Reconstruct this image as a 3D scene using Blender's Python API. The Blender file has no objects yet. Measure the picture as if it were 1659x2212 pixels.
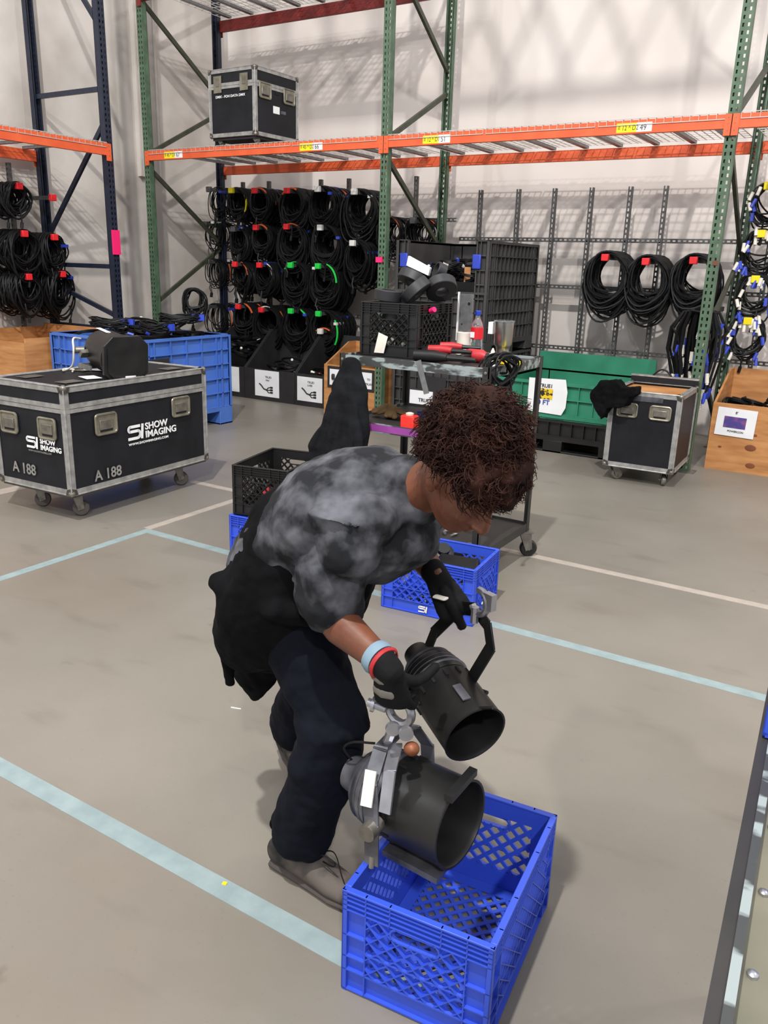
import bpy, math, random
from mathutils import Vector, Matrix
PI = math.pi
scn = bpy.context.scene
col = scn.collection
V = Vector
# ------------------------------------------------------------------ camera
F_PX, PITCH, ROLL, YAW = 1748.126, 0.296467, 0.0299286, 0.5503449
fw = V((-math.sin(YAW)*math.cos(PITCH), math.cos(YAW)*math.cos(PITCH), -math.sin(PITCH)))
rt = V((math.cos(YAW), math.sin(YAW), 0)); up = rt.cross(fw)
rt2 = rt*math.cos(ROLL) + up*math.sin(ROLL); up2 = -rt*math.sin(ROLL) + up*math.cos(ROLL)
cd = bpy.data.cameras.new('camera'); cam = bpy.data.objects.new('camera', cd); col.objects.link(cam)
mw = Matrix((rt2, up2, -fw)).transposed().to_4x4(); mw.translation = V((0, 0, 1.6)); cam.matrix_world = mw
cd.sensor_fit = 'VERTICAL'; cd.sensor_height = 36.0; cd.lens = 36.0*F_PX/2212; cd.clip_start = .02; cd.clip_end = 200
scn.camera = cam
# ------------------------------------------------------------------ world, lamps, exposure
w = bpy.data.worlds.new('world'); scn.world = w; w.use_nodes = True
bg = w.node_tree.nodes['Background']; bg.inputs[0].default_value = (.92, .95, 1, 1); bg.inputs[1].default_value = .66
def high_bay(loc, power, size=.5, aim=(0, 0, 0), colr=(1, .95, .88)):
    d = bpy.data.lights.new('high_bay_lamp', 'AREA'); d.shape = 'DISK'; d.size = size; d.energy = power; d.color = colr
    o = bpy.data.objects.new('high_bay_lamp', d); col.objects.link(o); o.location = loc
    o.rotation_euler = (V(aim)-V(loc)).to_track_quat('-Z', 'Y').to_euler()
high_bay((-0.9, -0.9, 8.3), 620, .22, (-4, 5, 0), (1, .97, .93))
high_bay((3.5, 5.0, 8.3), 180, .5, (0, 4, 0), (1, .98, .96))
high_bay((-8, -3.0, 8.3), 170, .5, (-5, 3, 0), (.95, .97, 1))
high_bay((4, -5.5, 8.3), 480, .4, (-4, 6, 1), (1, .97, .94))
vs = scn.view_settings
scn.display_settings.display_device = 'sRGB'
vs.view_transform = 'Standard'; vs.look = 'None'; vs.gamma = 1; vs.use_curve_mapping = False; vs.exposure = 0.33
# ------------------------------------------------------------------ materials
def L(c):
    return tuple((x/255/12.92 if x/255 <= .04045 else ((x/255+.055)/1.055)**2.4) for x in c)
def mat(name, rgb, rough=.6, metal=0, var=.12, scale=8, bump=0, bscale=60, rgb2=None, stretch=(1, 1, 1), spec=.5, thr=None, trans=0, coord='Object', detail=4):
    m = bpy.data.materials.new(name); m.use_nodes = True
    nt = m.node_tree; b = nt.nodes['Principled BSDF']
    b.inputs['Roughness'].default_value = rough; b.inputs['Metallic'].default_value = metal
    b.inputs['Specular IOR Level'].default_value = spec; b.inputs['Transmission Weight'].default_value = trans
    tc = nt.nodes.new('ShaderNodeTexCoord'); mp = nt.nodes.new('ShaderNodeMapping'); mp.inputs['Scale'].default_value = stretch
    nt.links.new(tc.outputs[coord], mp.inputs[0])
    n = nt.nodes.new('ShaderNodeTexNoise'); n.inputs['Scale'].default_value = scale; n.inputs['Detail'].default_value = detail
    nt.links.new(mp.outputs[0], n.inputs['Vector'])
    r = nt.nodes.new('ShaderNodeValToRGB'); c = L(rgb)
    c2 = L(rgb2) if rgb2 else tuple(min(1, x*(1+var)) for x in c); c1 = c if rgb2 else tuple(x*(1-var) for x in c)
    lo, hi = thr or (.35, .65)
    r.color_ramp.elements[0].position = lo; r.color_ramp.elements[1].position = hi
    r.color_ramp.elements[0].color = (*c1, 1); r.color_ramp.elements[1].color = (*c2, 1)
    nt.links.new(n.outputs[0], r.inputs[0]); nt.links.new(r.outputs[0], b.inputs['Base Color'])
    if bump:
        n2 = nt.nodes.new('ShaderNodeTexNoise'); n2.inputs['Scale'].default_value = bscale; n2.inputs['Detail'].default_value = 5
        nt.links.new(mp.outputs[0], n2.inputs['Vector'])
        bp = nt.nodes.new('ShaderNodeBump'); bp.inputs['Strength'].default_value = bump; bp.inputs['Distance'].default_value = .01
        nt.links.new(n2.outputs[0], bp.inputs['Height']); nt.links.new(bp.outputs[0], b.inputs['Normal'])
    return m
def floor_mat():
    m = mat('polished_concrete', (118, 113, 104), .42, 0, scale=1.1, rgb2=(133, 127, 118), thr=(.3, .7), bump=.04, bscale=30, detail=8)
    nt = m.node_tree; b = nt.nodes['Principled BSDF']; tc = [n for n in nt.nodes if n.type == 'TEX_COORD'][0]
    base = b.inputs['Base Color'].links[0].from_socket
    def layer(base, scale, lo, hi, c, stretch=(1, 1, 1), fac=1.0, detail=5):
        mp = nt.nodes.new('ShaderNodeMapping'); mp.inputs['Scale'].default_value = stretch; nt.links.new(tc.outputs['Object'], mp.inputs[0])
        n = nt.nodes.new('ShaderNodeTexNoise'); n.inputs['Scale'].default_value = scale; n.inputs['Detail'].default_value = detail
        nt.links.new(mp.outputs[0], n.inputs['Vector'])
        r = nt.nodes.new('ShaderNodeMapRange'); r.inputs[1].default_value = lo; r.inputs[2].default_value = hi; r.inputs[4].default_value = fac
        nt.links.new(n.outputs[0], r.inputs[0])
        mx = nt.nodes.new('ShaderNodeMix'); mx.data_type = 'RGBA'; mx.inputs[7].default_value = (*L(c), 1)
        nt.links.new(r.outputs[0], mx.inputs[0]); nt.links.new(base, mx.inputs[6]); return mx.outputs[2]
    o = layer(base, .7, .52, .7, (118, 106, 93), fac=.55)
    o = layer(o, 2.2, .6, .78, (100, 91, 84), (1, 3, 1), .45)
    o = layer(o, 90, .62, .75, (106, 99, 92), fac=.4)
    o = layer(o, 5.5, .70, .76, (84, 77, 72), fac=.4)
    nt.links.new(o, b.inputs['Base Color'])
    return m
M = {}
M['floor'] = floor_mat()
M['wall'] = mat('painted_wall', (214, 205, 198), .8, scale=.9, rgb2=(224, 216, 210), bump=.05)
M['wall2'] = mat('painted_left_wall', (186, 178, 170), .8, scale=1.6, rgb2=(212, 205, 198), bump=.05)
M['green'] = mat('green_rack_paint', (74, 98, 76), .5, scale=14, var=.22)
M['navy'] = mat('navy_rack_paint', (26, 34, 52), .45, scale=14, var=.2)
M['brace'] = mat('olive_brace_paint', (58, 62, 48), .5, scale=10, var=.2)
M['orange'] = mat('orange_beam_paint', (214, 84, 42), .5, scale=5, rgb2=(224, 98, 54))
M['redbeam'] = mat('dark_red_beam_paint', (120, 32, 28), .55, scale=5, var=.2)
M['galv'] = mat('galvanised_steel', (130, 131, 132), .4, .6, scale=30, var=.15)
M['strut'] = mat('slotted_strut_steel', (92, 92, 92), .5, .5, scale=30, var=.15)
M['wire'] = mat('deck_wire_zinc', (190, 186, 180), .4, .3)
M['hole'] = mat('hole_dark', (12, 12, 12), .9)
M['yellow'] = mat('yellow_label', (238, 222, 20), .5, var=.03)
M['white'] = mat('white_label', (232, 232, 232), .6, var=.03)
M['paper'] = mat('white_paper', (226, 226, 228), .8, var=.03)
M['ink'] = mat('black_ink', (34, 32, 34), .7)
M['blueink'] = mat('blue_ink', (48, 66, 150), .7)
M['violet'] = mat('violet_print', (72, 60, 130), .7, scale=14, rgb2=(150, 80, 120), thr=(.45, .7))
M['yelprint'] = mat('yellow_black_print', (30, 28, 24), .7, scale=26, rgb2=(226, 190, 30), thr=(.47, .53))
M['pink'] = mat('pink_tag', (244, 30, 110), .5, var=.03)
M['red'] = mat('red_cap', (226, 34, 42), .5, var=.05)
M['dkred'] = mat('dull_red', (176, 40, 46), .5, var=.1)
M['gcap'] = mat('green_cap', (30, 200, 70), .5, var=.05)
M['ycap'] = mat('yellow_cap', (236, 214, 10), .5, var=.05)
M['wcap'] = mat('white_cap', (214, 214, 208), .5, var=.05)
M['cable'] = mat('black_cable_rubber', (12, 12, 14), .5, scale=40, var=.3, spec=.3)
M['orangec'] = mat('orange_cable', (206, 92, 40), .5)
M['bluec'] = mat('blue_connector', (44, 66, 178), .4)
M['whitec'] = mat('white_connector', (222, 216, 204), .4)
M['laminate'] = mat('black_case_laminate', (21, 22, 26), .5, scale=5, rgb2=(29, 30, 35), bump=.15, bscale=180, spec=.25)
M['alu'] = mat('aluminium_edging', (148, 147, 146), .42, .55, scale=18, rgb2=(180, 179, 176))
M['steel'] = mat('worn_steel', (128, 124, 116), .4, .7, scale=20, var=.25)
M['dish'] = mat('handle_dish_steel', (118, 114, 100), .4, .5, scale=12, rgb2=(146, 141, 126))
M['caster'] = mat('caster_grey', (84, 78, 74), .6, scale=10, var=.2)
M['blue'] = mat('blue_crate_plastic', (52, 82, 200), .38, scale=4, var=.06)
M['bulkblue'] = mat('blue_bulk_plastic', (70, 110, 188), .5, scale=3, var=.1)
M['bgreen'] = mat('green_bulk_plastic', (34, 112, 84), .5, scale=3, rgb2=(48, 132, 104))
M['blackp'] = mat('black_crate_plastic', (24, 23, 23), .42, scale=10, var=.2)
M['greyp'] = mat('dark_grey_bulk_plastic', (52, 50, 50), .6, scale=4, rgb2=(66, 64, 63))
M['wood'] = mat('plywood', (168, 112, 62), .6, scale=3, rgb2=(196, 140, 86), stretch=(1, 1, 7), bump=.05)
M['knot'] = mat('wood_knot', (120, 66, 36), .7)
M['blackbin'] = mat('black_painted_bin', (36, 35, 36), .6, scale=6, var=.2)
M['cartpaint'] = mat('chipped_cart_paint', (58, 60, 60), .5, scale=7, rgb2=(140, 150, 150), thr=(.5, .56), stretch=(1, 3, 3))
M['cartdark'] = mat('cart_dark_steel', (44, 42, 41), .5, scale=7, var=.2)
M['purple'] = mat('purple_tape', (140, 62, 140), .6)
M['cloth'] = mat('black_cloth', (13, 13, 15), .95, scale=12, var=.3, bump=.3, bscale=30, spec=.1)
M['hoodie'] = mat('charcoal_hoodie_cloth', (21, 22, 25), .95, scale=12, var=.3, bump=.3, bscale=40, spec=.15)
M['skin'] = mat('brown_skin', (98, 56, 38), .5, scale=12, rgb2=(116, 68, 46))
M['hair'] = mat('dark_brown_hair', (34, 20, 17), .85, scale=20, rgb2=(58, 34, 26), spec=.15)
M['shirt'] = mat('mottled_charcoal_tshirt', (34, 35, 38), .95, scale=11, rgb2=(98, 99, 105), thr=(.42, .66), bump=.4, bscale=9, spec=.15)
M['trouser'] = mat('navy_black_trousers', (12, 14, 21), .9, scale=6, rgb2=(19, 22, 32), bump=.25, bscale=14, spec=.12)
M['shoe'] = mat('grey_brown_shoe', (34, 31, 29), .8, scale=9, rgb2=(88, 80, 74), thr=(.46, .62))
M['sole'] = mat('shoe_sole', (60, 54, 50), .8)
M['glove'] = mat('black_glove', (16, 16, 18), .8, scale=20, var=.3, spec=.2)
M['glovegrey'] = mat('grey_glove_panel', (120, 116, 108), .7)
M['lamp'] = mat('black_lamp_housing', (24, 24, 25), .42, .2, scale=9, rgb2=(36, 35, 34))
M['lampg'] = mat('scuffed_lamp_grey', (70, 70, 74), .35, .5, scale=9, rgb2=(120, 120, 128))
M['silver'] = mat('silver_clamp', (176, 176, 182), .3, .8, scale=18, var=.15)
M['copper'] = mat('copper_bolt', (128, 74, 46), .5, .3)
M['tapeblue'] = mat('pale_blue_floor_tape', (128, 144, 146), .6, scale=14, rgb2=(140, 156, 157), bump=.05)
M['tapewhite'] = mat('white_floor_tape', (164, 154, 144), .6, scale=14, var=.08)
M['sockstripe'] = mat('light_band', (118, 142, 158), .7)
M['glass'] = mat('clear_bottle_plastic', (225, 235, 240), .06, trans=.92, var=.01)
M['cola'] = mat('red_bottle_label', (214, 28, 40), .5)
M['bcap'] = mat('blue_bottle_cap', (32, 60, 170), .4)
M['inox'] = mat('brushed_inox', (178, 176, 172), .28, .95, scale=20, var=.06)
M['duct'] = mat('black_tape_roll', (34, 35, 38), .5, scale=14, var=.2)
M['brown'] = mat('brown_canvas', (88, 66, 40), .9, scale=14, rgb2=(122, 96, 60))
M['redp'] = mat('red_plastic', (236, 50, 40), .5)
M['olive'] = mat('worn_cart_top', (92, 92, 80), .5, scale=5, rgb2=(120, 116, 98))
# ------------------------------------------------------------------ mesh builder
def basis(d, upv=(0, 0, 1)):
    d = V(d).normalized(); u = V(upv)
    if abs(d.dot(u.normalized())) > .99: u = V((1, 0, 0))
    x = u.cross(d).normalized(); return x, d.cross(x).normalized(), d
class MB:
    def __init__(s): s.v = []; s.f = []; s.m = []; s.s = []
    def add(s, vs, fs, mi=0, sm=False):
        o = len(s.v); s.v += [tuple(p) for p in vs]
        for f in fs: s.f.append([i+o for i in f]); s.m.append(mi); s.s.append(sm)
        return s
    def box(s, x0, x1, y0, y1, z0, z1, mi=0):
        return s.add([(x, y, z) for z in (z0, z1) for y in (y0, y1) for x in (x0, x1)],
                     [(0, 2, 3, 1), (4, 5, 7, 6), (0, 1, 5, 4), (2, 6, 7, 3), (0, 4, 6, 2), (1, 3, 7, 5)], mi)
    def obox(s, c, ex, ey, ez, mi=0):
        c, ex, ey, ez = V(c), V(ex)/2, V(ey)/2, V(ez)/2
        return s.add([c+ex*a+ey*b+ez*d for d in (-1, 1) for b in (-1, 1) for a in (-1, 1)],
                     [(0, 2, 3, 1), (4, 5, 7, 6), (0, 1, 5, 4), (2, 6, 7, 3), (0, 4, 6, 2), (1, 3, 7, 5)], mi)
    def bar(s, p0, p1, w, h, upv=(0, 0, 1), mi=0):
        p0, p1 = V(p0), V(p1); x, y, d = basis(p1-p0, upv)
        return s.obox((p0+p1)/2, x*w, y*h, p1-p0, mi)
    def tube(s, pts, r, n=6, closed=False, mi=0, sm=True, flat=1.0, upv=(0, 0, 1)):
        pts = [V(p) for p in pts]; N = len(pts); rs = r if isinstance(r, (list, tuple)) else [r]*N
        vs = []; px = None
        for i, p in enumerate(pts):
            a = pts[(i-1) % N] if (closed or i > 0) else p; b = pts[(i+1) % N] if (closed or i < N-1) else p
            d = (b-a); d = d.normalized() if d.length > 1e-9 else V((0, 0, 1))
            if px is None: x, y, _ = basis(d, upv)
            else:
                x = px-d*px.dot(d)
                if x.length < 1e-6: x, y, _ = basis(d, upv)
                x = x.normalized(); y = d.cross(x)
            px = x
            for k in range(n):
                t = 2*PI*k/n; vs.append(p+x*rs[i]*math.cos(t)+y*rs[i]*flat*math.sin(t))
        fs = []
        for i in range(N if closed else N-1):
            j = (i+1) % N
            for k in range(n): fs.append((i*n+k, i*n+(k+1) % n, j*n+(k+1) % n, j*n+k))
        s.add(vs, fs, mi, sm)
        if not closed: s.add(vs[:n], [tuple(range(n))[::-1]], mi); s.add(vs[-n:], [tuple(range(n))], mi)
        return s
    def loft(s, st, n=16, mi=0, upv=(0, 0, 1)):
        # st: list of (point, half width, half height); capped with rounded ends
        pts = [V(a[0]) for a in st]; N = len(pts); rings = []; px = None
        def ring(p, x, y, a, b): return [p+x*a*math.cos(2*PI*k/n)+y*b*math.sin(2*PI*k/n) for k in range(n)]
        for i, p in enumerate(pts):
            d = (pts[min(N-1, i+1)]-pts[max(0, i-1)]).normalized(); u = V(upv)
            x = u.cross(d)
            if x.length < .05: x = px if px is not None else V((1, 0, 0)).cross(d)
            x = (x-d*x.dot(d)).normalized(); y = d.cross(x); px = x; a, b = st[i][1], st[i][2]
            if i == 0:
                for t in (80, 55, 28): c = math.cos(math.radians(t)); rings.append(ring(p-d*min(a, b)*math.sin(math.radians(t)), x, y, a*c, b*c))
            rings.append(ring(p, x, y, a, b))
            if i == N-1:
                for t in (28, 55, 80): c = math.cos(math.radians(t)); rings.append(ring(p+d*min(a, b)*math.sin(math.radians(t)), x, y, a*c, b*c))
        vs = [q for r_ in rings for q in r_]; R = len(rings); fs = []
        for i in range(R-1):
            for k in range(n): fs.append((i*n+k, i*n+(k+1) % n, (i+1)*n+(k+1) % n, (i+1)*n+k))
        fs.append(tuple(range(n))[::-1]); fs.append(tuple(range((R-1)*n, R*n)))
        return s.add(vs, fs, mi, True)
    def ell(s, c, ax, ay, az, n=16, mi=0):
        c, ax, ay, az = V(c), V(ax), V(ay), V(az); vs = []; m = n//2
        for i in range(1, m):
            t = PI*i/m
            for k in range(n): f = 2*PI*k/n; vs.append(c+ax*math.sin(t)*math.cos(f)+ay*math.sin(t)*math.sin(f)-az*math.cos(t))
        fs = [(i*n+k, i*n+(k+1) % n, (i+1)*n+(k+1) % n, (i+1)*n+k) for i in range(m-2) for k in range(n)]
        b = len(vs); vs += [c-az, c+az]
        for k in range(n): fs.append((b, (k+1) % n, k)); fs.append((b+1, (m-2)*n+k, (m-2)*n+(k+1) % n))
        return s.add(vs, fs, mi, True)
    def lathe(s, prof, p0=(0, 0, 0), d=(0, 0, 1), n=24, mi=0, closed=False):
        x, y, z = basis(d, (0, 1, 0) if abs(V(d).normalized().z) > .9 else (0, 0, 1)); p0 = V(p0); vs = []
        for r, h in prof:
            for k in range(n): t = 2*PI*k/n; vs.append(p0+z*h+x*r*math.cos(t)+y*r*math.sin(t))
        R = len(prof); fs = [(i*n+k, i*n+(k+1) % n, ((i+1) % R)*n+(k+1) % n, ((i+1) % R)*n+k) for i in range(R if closed else R-1) for k in range(n)]
        if not closed: fs += [tuple(range(n))[::-1], tuple(range((R-1)*n, R*n))]
        return s.add(vs, fs, mi, True)
    def prism(s, poly, o, ux, uy, t, mi=0):
        # polygon (2D, ccw) in plane o + u*ux + v*uy, thickness vector t
        o, ux, uy, t = V(o), V(ux), V(uy), V(t); n = len(poly)
        a = [o+ux*p[0]+uy*p[1] for p in poly]
        return s.add(a+[p+t for p in a], [tuple(range(n))[::-1], tuple(range(n, 2*n))]+[(i, (i+1) % n, n+(i+1) % n, n+i) for i in range(n)], mi)
    def off(s, o):
        s.v = [(p[0]-o[0], p[1]-o[1], p[2]-o[2]) for p in s.v]; return s
    def build(s, name, mats, parent=None, label=None, bevel=0):
        me = bpy.data.meshes.new(name); me.from_pydata(s.v, [], s.f)
        mats = mats if isinstance(mats, (list, tuple)) else [mats]
        for m in mats: me.materials.append(M[m] if isinstance(m, str) else m)
        me.polygons.foreach_set('material_index', s.m); me.polygons.foreach_set('use_smooth', s.s); me.update(); me.set_sharp_from_angle(angle=.75)
        o = bpy.data.objects.new(name, me); col.objects.link(o)
        if parent: o.parent = parent
        if label: o['label'] = label
        if bevel:
            b = o.modifiers.new('bevel', 'BEVEL'); b.width = bevel; b.segments = 2; b.limit_method = 'ANGLE'
        return o
def smooth(pts, k=6):
    P_ = [V(p) for p in pts]; P_ = [P_[0]*2-P_[1]]+P_+[P_[-1]*2-P_[-2]]; out = []
    for i in range(1, len(P_)-2):
        a, b, c, d = P_[i-1:i+3]
        for q in range(k):
            t = q/k; out.append(.5*((2*b)+(c-a)*t+(2*a-5*b+4*c-d)*t*t+(3*b-a-3*c+d)*t**3))
    return out+[P_[-2]]
def tag(o, label, cat, group=None, kind=None, loc=None, rz=None):
    o['label'] = label; o['category'] = cat
    if group: o['group'] = group
    if kind: o['kind'] = kind
    if loc: o.location = loc
    if rz is not None: o.rotation_euler = (0, 0, rz)
    return o
def thing(name, label, cat, loc=(0, 0, 0), rz=0, group=None, rot=None):
    o = bpy.data.objects.new(name, None); o.empty_display_size = .05; col.objects.link(o)
    o.location = loc; o.rotation_euler = rot or (0, 0, rz)
    return tag(o, label, cat, group)
def struct(name, mb, m):
    o = mb.build(name, m); o['kind'] = 'structure'; return o
def dup(o, loc=None, rz=None, label=None, parent=None, group=None):
    c = o.copy(); col.objects.link(c); c.parent = parent
    if loc is not None: c.location = loc
    if rz is not None: c.rotation_euler = (0, 0, rz)
    if label: c['label'] = label
    if group: c['group'] = group
    for ch in list(o.children): dup(ch, parent=c)
    return c
def text(body, size, m, parent, o, ux, uy, thick=.001, name='lettering', bold=0, align='LEFT', shear=0, sx=1, label=None):
    cu = bpy.data.curves.new('txt', 'FONT'); cu.body = body; cu.size = size; cu.extrude = thick; cu.offset = bold; cu.shear = shear
    cu.align_x = align; cu.resolution_u = 3
    to = bpy.data.objects.new('txt', cu); col.objects.link(to)
    dg = bpy.context.evaluated_depsgraph_get(); me = bpy.data.meshes.new_from_object(to.evaluated_get(dg))
    bpy.data.objects.remove(to); me.materials.clear(); me.materials.append(M[m])
    ux, uy = V(ux).normalized(), V(uy).normalized(); uz = ux.cross(uy)
    T = Matrix((ux*sx, uy, uz)).transposed().to_4x4(); T.translation = V(o); me.transform(T)
    ob = bpy.data.objects.new(name, me); col.objects.link(ob); ob.parent = parent
    if label: ob['label'] = label
    return ob
# ------------------------------------------------------------------ setting
struct('floor', MB().box(-12, 6, -4, 9.1, -.05, 0), 'floor')
struct('wall_back', MB().box(-8.4, 6, 8.85, 9.0, 0, 9), 'wall')
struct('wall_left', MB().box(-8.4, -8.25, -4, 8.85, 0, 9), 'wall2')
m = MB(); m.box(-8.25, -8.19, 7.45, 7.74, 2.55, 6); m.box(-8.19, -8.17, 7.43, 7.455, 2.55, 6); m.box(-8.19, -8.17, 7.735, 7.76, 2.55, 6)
struct('trim_1', m, 'wall2')          # boxed pipe cover on the left wall
m = MB()                               # unseen open web joist, added below the lamps to cast diamond shadows on the wall
for zz in (5.75, 6.62): m.box(-4.6, 6, 4.02, 4.08, zz, zz+.07)
n = -4.6
while n < 6: m.bar((n, 4.05, 5.8), (n+.44, 4.05, 6.7), .04, .035); m.bar((n+.44, 4.05, 5.8), (n, 4.05, 6.7), .04, .035); n += .34
j = m.build('shadow_joist', 'galv'); j['kind'] = 'structure'
# floor tapes
def tape(name, x0, x1, y0, y1, m_, label):
    t = MB().box(x0, x1, y0, y1, 0, .0012).build(name, m_); tag(t, label, 'floor tape')
tape('floor_tape', -4.0, -.2, 1.262, 1.325, 'tapeblue', 'pale blue floor tape line nearest the camera, running up to the empty blue crate')
tape('floor_tape', -3.72, .6, 3.215, 3.275, 'tapeblue', 'pale blue floor tape line running behind the worker to the right edge')
tape('floor_tape', -3.72, -3.66, 1.325, 3.215, 'tapeblue', 'pale blue floor tape line at the left, leading from corner out of the frame')
tape('floor_tape', -3.75, -3.69, 3.275, 4.21, 'tapewhite', 'short white floor tape line going back from the blue corner toward the rack')
tape('floor_tape', -4.3, 1.2, 4.22, 4.28, 'tapewhite', 'white floor tape line passing under the rolling cart to the right edge')
tape('floor_tape', -5.2, -5.08, 2.6, 4.2, 'tapewhite', 'wide white floor tape strip left of the big road case')
m = MB().box(-.02, .02, -.002, .002, 0, .002).build('paper_scrap', 'white'); tag(m, 'tiny white scrap on the floor left of the back foot', 'litter', loc=(-1.85, 2.0, 0), rz=.3)
m = MB().box(-.006, .006, -.005, .005, 0, .002).build('paper_scrap', 'yellow'); tag(m, 'tiny yellow scrap lying on the nearest blue tape', 'litter', loc=(-1.27, 1.31, .0012), rz=.3)
random.seed(5)
# ------------------------------------------------------------------ racking
def post_mesh(h, wd=.082, dp=.07, pitch=.0508, two=True):
    # perforated front face, solid return flanges; face toward -Y, centred on x=0, front at y=0
    m = MB(); t = .004; hw = wd/2
    cols_ = [(-.026, -.012), (.012, .026)] if two else [(-.008, .008)]
    xs = [-hw]+[c for q in cols_ for c in q]+[hw]
    for i in range(0, len(xs), 2): m.box(xs[i], xs[i+1], 0, t, 0, h)
    z = 0
    while z < h:
        for a, b in cols_: m.box(a, b, 0, t, z, min(h, z+pitch*.50))
        z += pitch
    m.box(-hw, -hw+t, t, dp, 0, h); m.box(hw-t, hw, t, dp, 0, h)
    m.box(-hw, -hw+.018, dp-t, dp, 0, h); m.box(hw-.018, hw, dp-t, dp, 0, h)
    return m
def frame(name, label, loc, rz, depth, H, mp, mb_, zs, foot=True, mrear=None):
    t = thing(name, label, 'rack frame', loc, rz, None)
    pm = post_mesh(H).build('post', mp, t)
    r = post_mesh(H).build('post', mrear or mp, t); r.location = (0, depth, 0); r.rotation_euler = (0, 0, PI)
    for (ya, za, yb, zb) in zs:
        MB().bar((0, ya, za), (0, yb, zb), .045, .03, (1, 0, 0)).build('brace', mb_, t)
    for y in (0, depth):
        MB().box(-.07, .09, y-.05, y+.09 if y == 0 else y+.05, 0, .008).build('foot_plate', 'steel', t)
    return t
D = 1.24
gz_ = [(.06, 4.25, D-.07, 3.52), (D-.07, 3.30, .06, 2.74), (.06, 2.56, D-.07, 1.80), (D-.07, 1.74, .06, 1.10), (.06, .95, D-.07, .25), (.06, 4.40, D-.07, 5.0)]
frame('rack_frame', 'green perforated upright rack frame at the left, behind the blue bulk box', (-7.6, 7.0, 0), 0, D, 5.2, 'green', 'brace', gz_, mrear='navy')
frame('rack_frame', 'green perforated upright rack frame in the middle with a small pink tag', (-4.41, 7.0, 0), 0, D, 5.2, 'green', 'brace', gz_)
frame('rack_frame', 'green perforated upright rack frame at the right, beside the small road case', (-1.34, 7.0, 0), 0, D, 5.2, 'green', 'brace', gz_)
DB = 1.12
bz = [(.06, 3.75, DB-.06, 5.0), (.06, 3.17, DB-.06, 3.17), (.06, 2.86, DB-.06, 1.80), (.06, 1.50, DB-.06, 1.50), (DB-.06, 1.30, .06, 1.00), (.06, .86, DB-.06, .86)]
bf = frame('rack_frame', 'dark navy upright rack frame along the left wall with a long pink tag', (-7.0, 5.97, 0), 0, DB, 5.2, 'navy', 'navy', bz)
bf.rotation_euler = (0, 0, PI/2)
MB().box(-.045, .045, -.02, 0, 1.62, 1.86).build('pink_tag', 'pink', bf, 'bright pink tag')
def beam(name, L_, label, m_, zt, loc, rz=0, tags=(), h=.10, tab=True):
    t = thing(name, label, 'rack beam', loc, rz)
    mb = MB(); mb.box(.045, L_-.045, -.004, .036, -h, 0); mb.box(.045, L_-.045, -.004, .0, -.03, -.026); mb.build('beam_bar', m_, t, bevel=.002)
    if tab:
        for a, b in ((-.003, .052), (L_-.052, L_+.003)):
            q = MB(); q.box(a, b, -.012, .0, -h-.05, .0)
            for z in (-.02, -.06, -.11): q.box((a+b)/2-.004, (a+b)/2+.004, -.014, -.012, z-.008, z, 1)
            q.build('end_connector', [m_, 'steel'], t)
    for (x, l1, l2) in tags:
        MB().box(x, x+.16, -.0055, -.004, -.088, -.02).build('location_label', 'yellow', t, 'yellow location label')
        MB().box(x+.16, x+.28, -.0055, -.004, -.088, -.02).build('number_label', 'white', t, 'white number label')
        text(l1, .052, 'ink', t, (x+.008, -.006, -.072), (1, 0, 0), (0, 0, 1), .0004, sx=.78)
        text(l2, .062, 'ink', t, (x+.185, -.006, -.077), (1, 0, 0), (0, 0, 1), .0004, sx=.85)
    return t
ZB = 2.75
beam('rack_beam', 3.19, 'orange front shelf beam of the left green bay, under the road case', 'orange', ZB, (-7.6, 6.99, ZB), 0, [(.3, '≡ 45 ^ D1', '67'), (2.2, '≡ 45 ^ D2', '66')])
beam('rack_beam', 3.07, 'orange front shelf beam of the right green bay, above the green bin', 'orange', ZB, (-4.41, 6.99, ZB), 0, [(.42, '≡ 12 ^ D1', '51'), (2.2, '≡ 12 ^ D2', '49')])
beam('rack_beam', 3.0, 'orange front shelf beam running out of the frame at the right edge', 'orange', ZB, (-1.34, 6.99, ZB))
beam('rack_beam', 3.19, 'orange rear shelf beam above the hanging cable wall', 'orange', ZB, (-4.41, 8.25, ZB-.03), PI)
beam('rack_beam', 3.07, 'orange rear shelf beam above the empty slotted strut grid', 'orange', ZB, (-1.34, 8.25, ZB-.03), PI)
beam('rack_beam', 3.0, 'orange rear shelf beam seen beyond the right green post', 'orange', ZB, (1.66, 8.25, ZB-.03), PI)
beam('rack_beam', 3.19, 'dark red rear beam of the highest shelf at the top of the photo', 'redbeam', 0, (-4.41, 8.25, 4.33), PI, h=.12)
beam('rack_beam', 3.19, 'dark red front beam of the highest shelf, above the photo', 'redbeam', 0, (-7.6, 6.99, 4.36), 0, h=.12)
b1 = beam('rack_beam', 3.0, 'orange front shelf beam of the navy rack at the left edge', 'orange', 0, (-6.99, 2.97, 2.67), PI/2, h=.11)
b2 = beam('rack_beam', 3.0, 'orange rear shelf beam of the navy rack against the left wall', 'orange', 0, (-8.13, 5.97, 2.65), -PI/2, h=.11)
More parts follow.
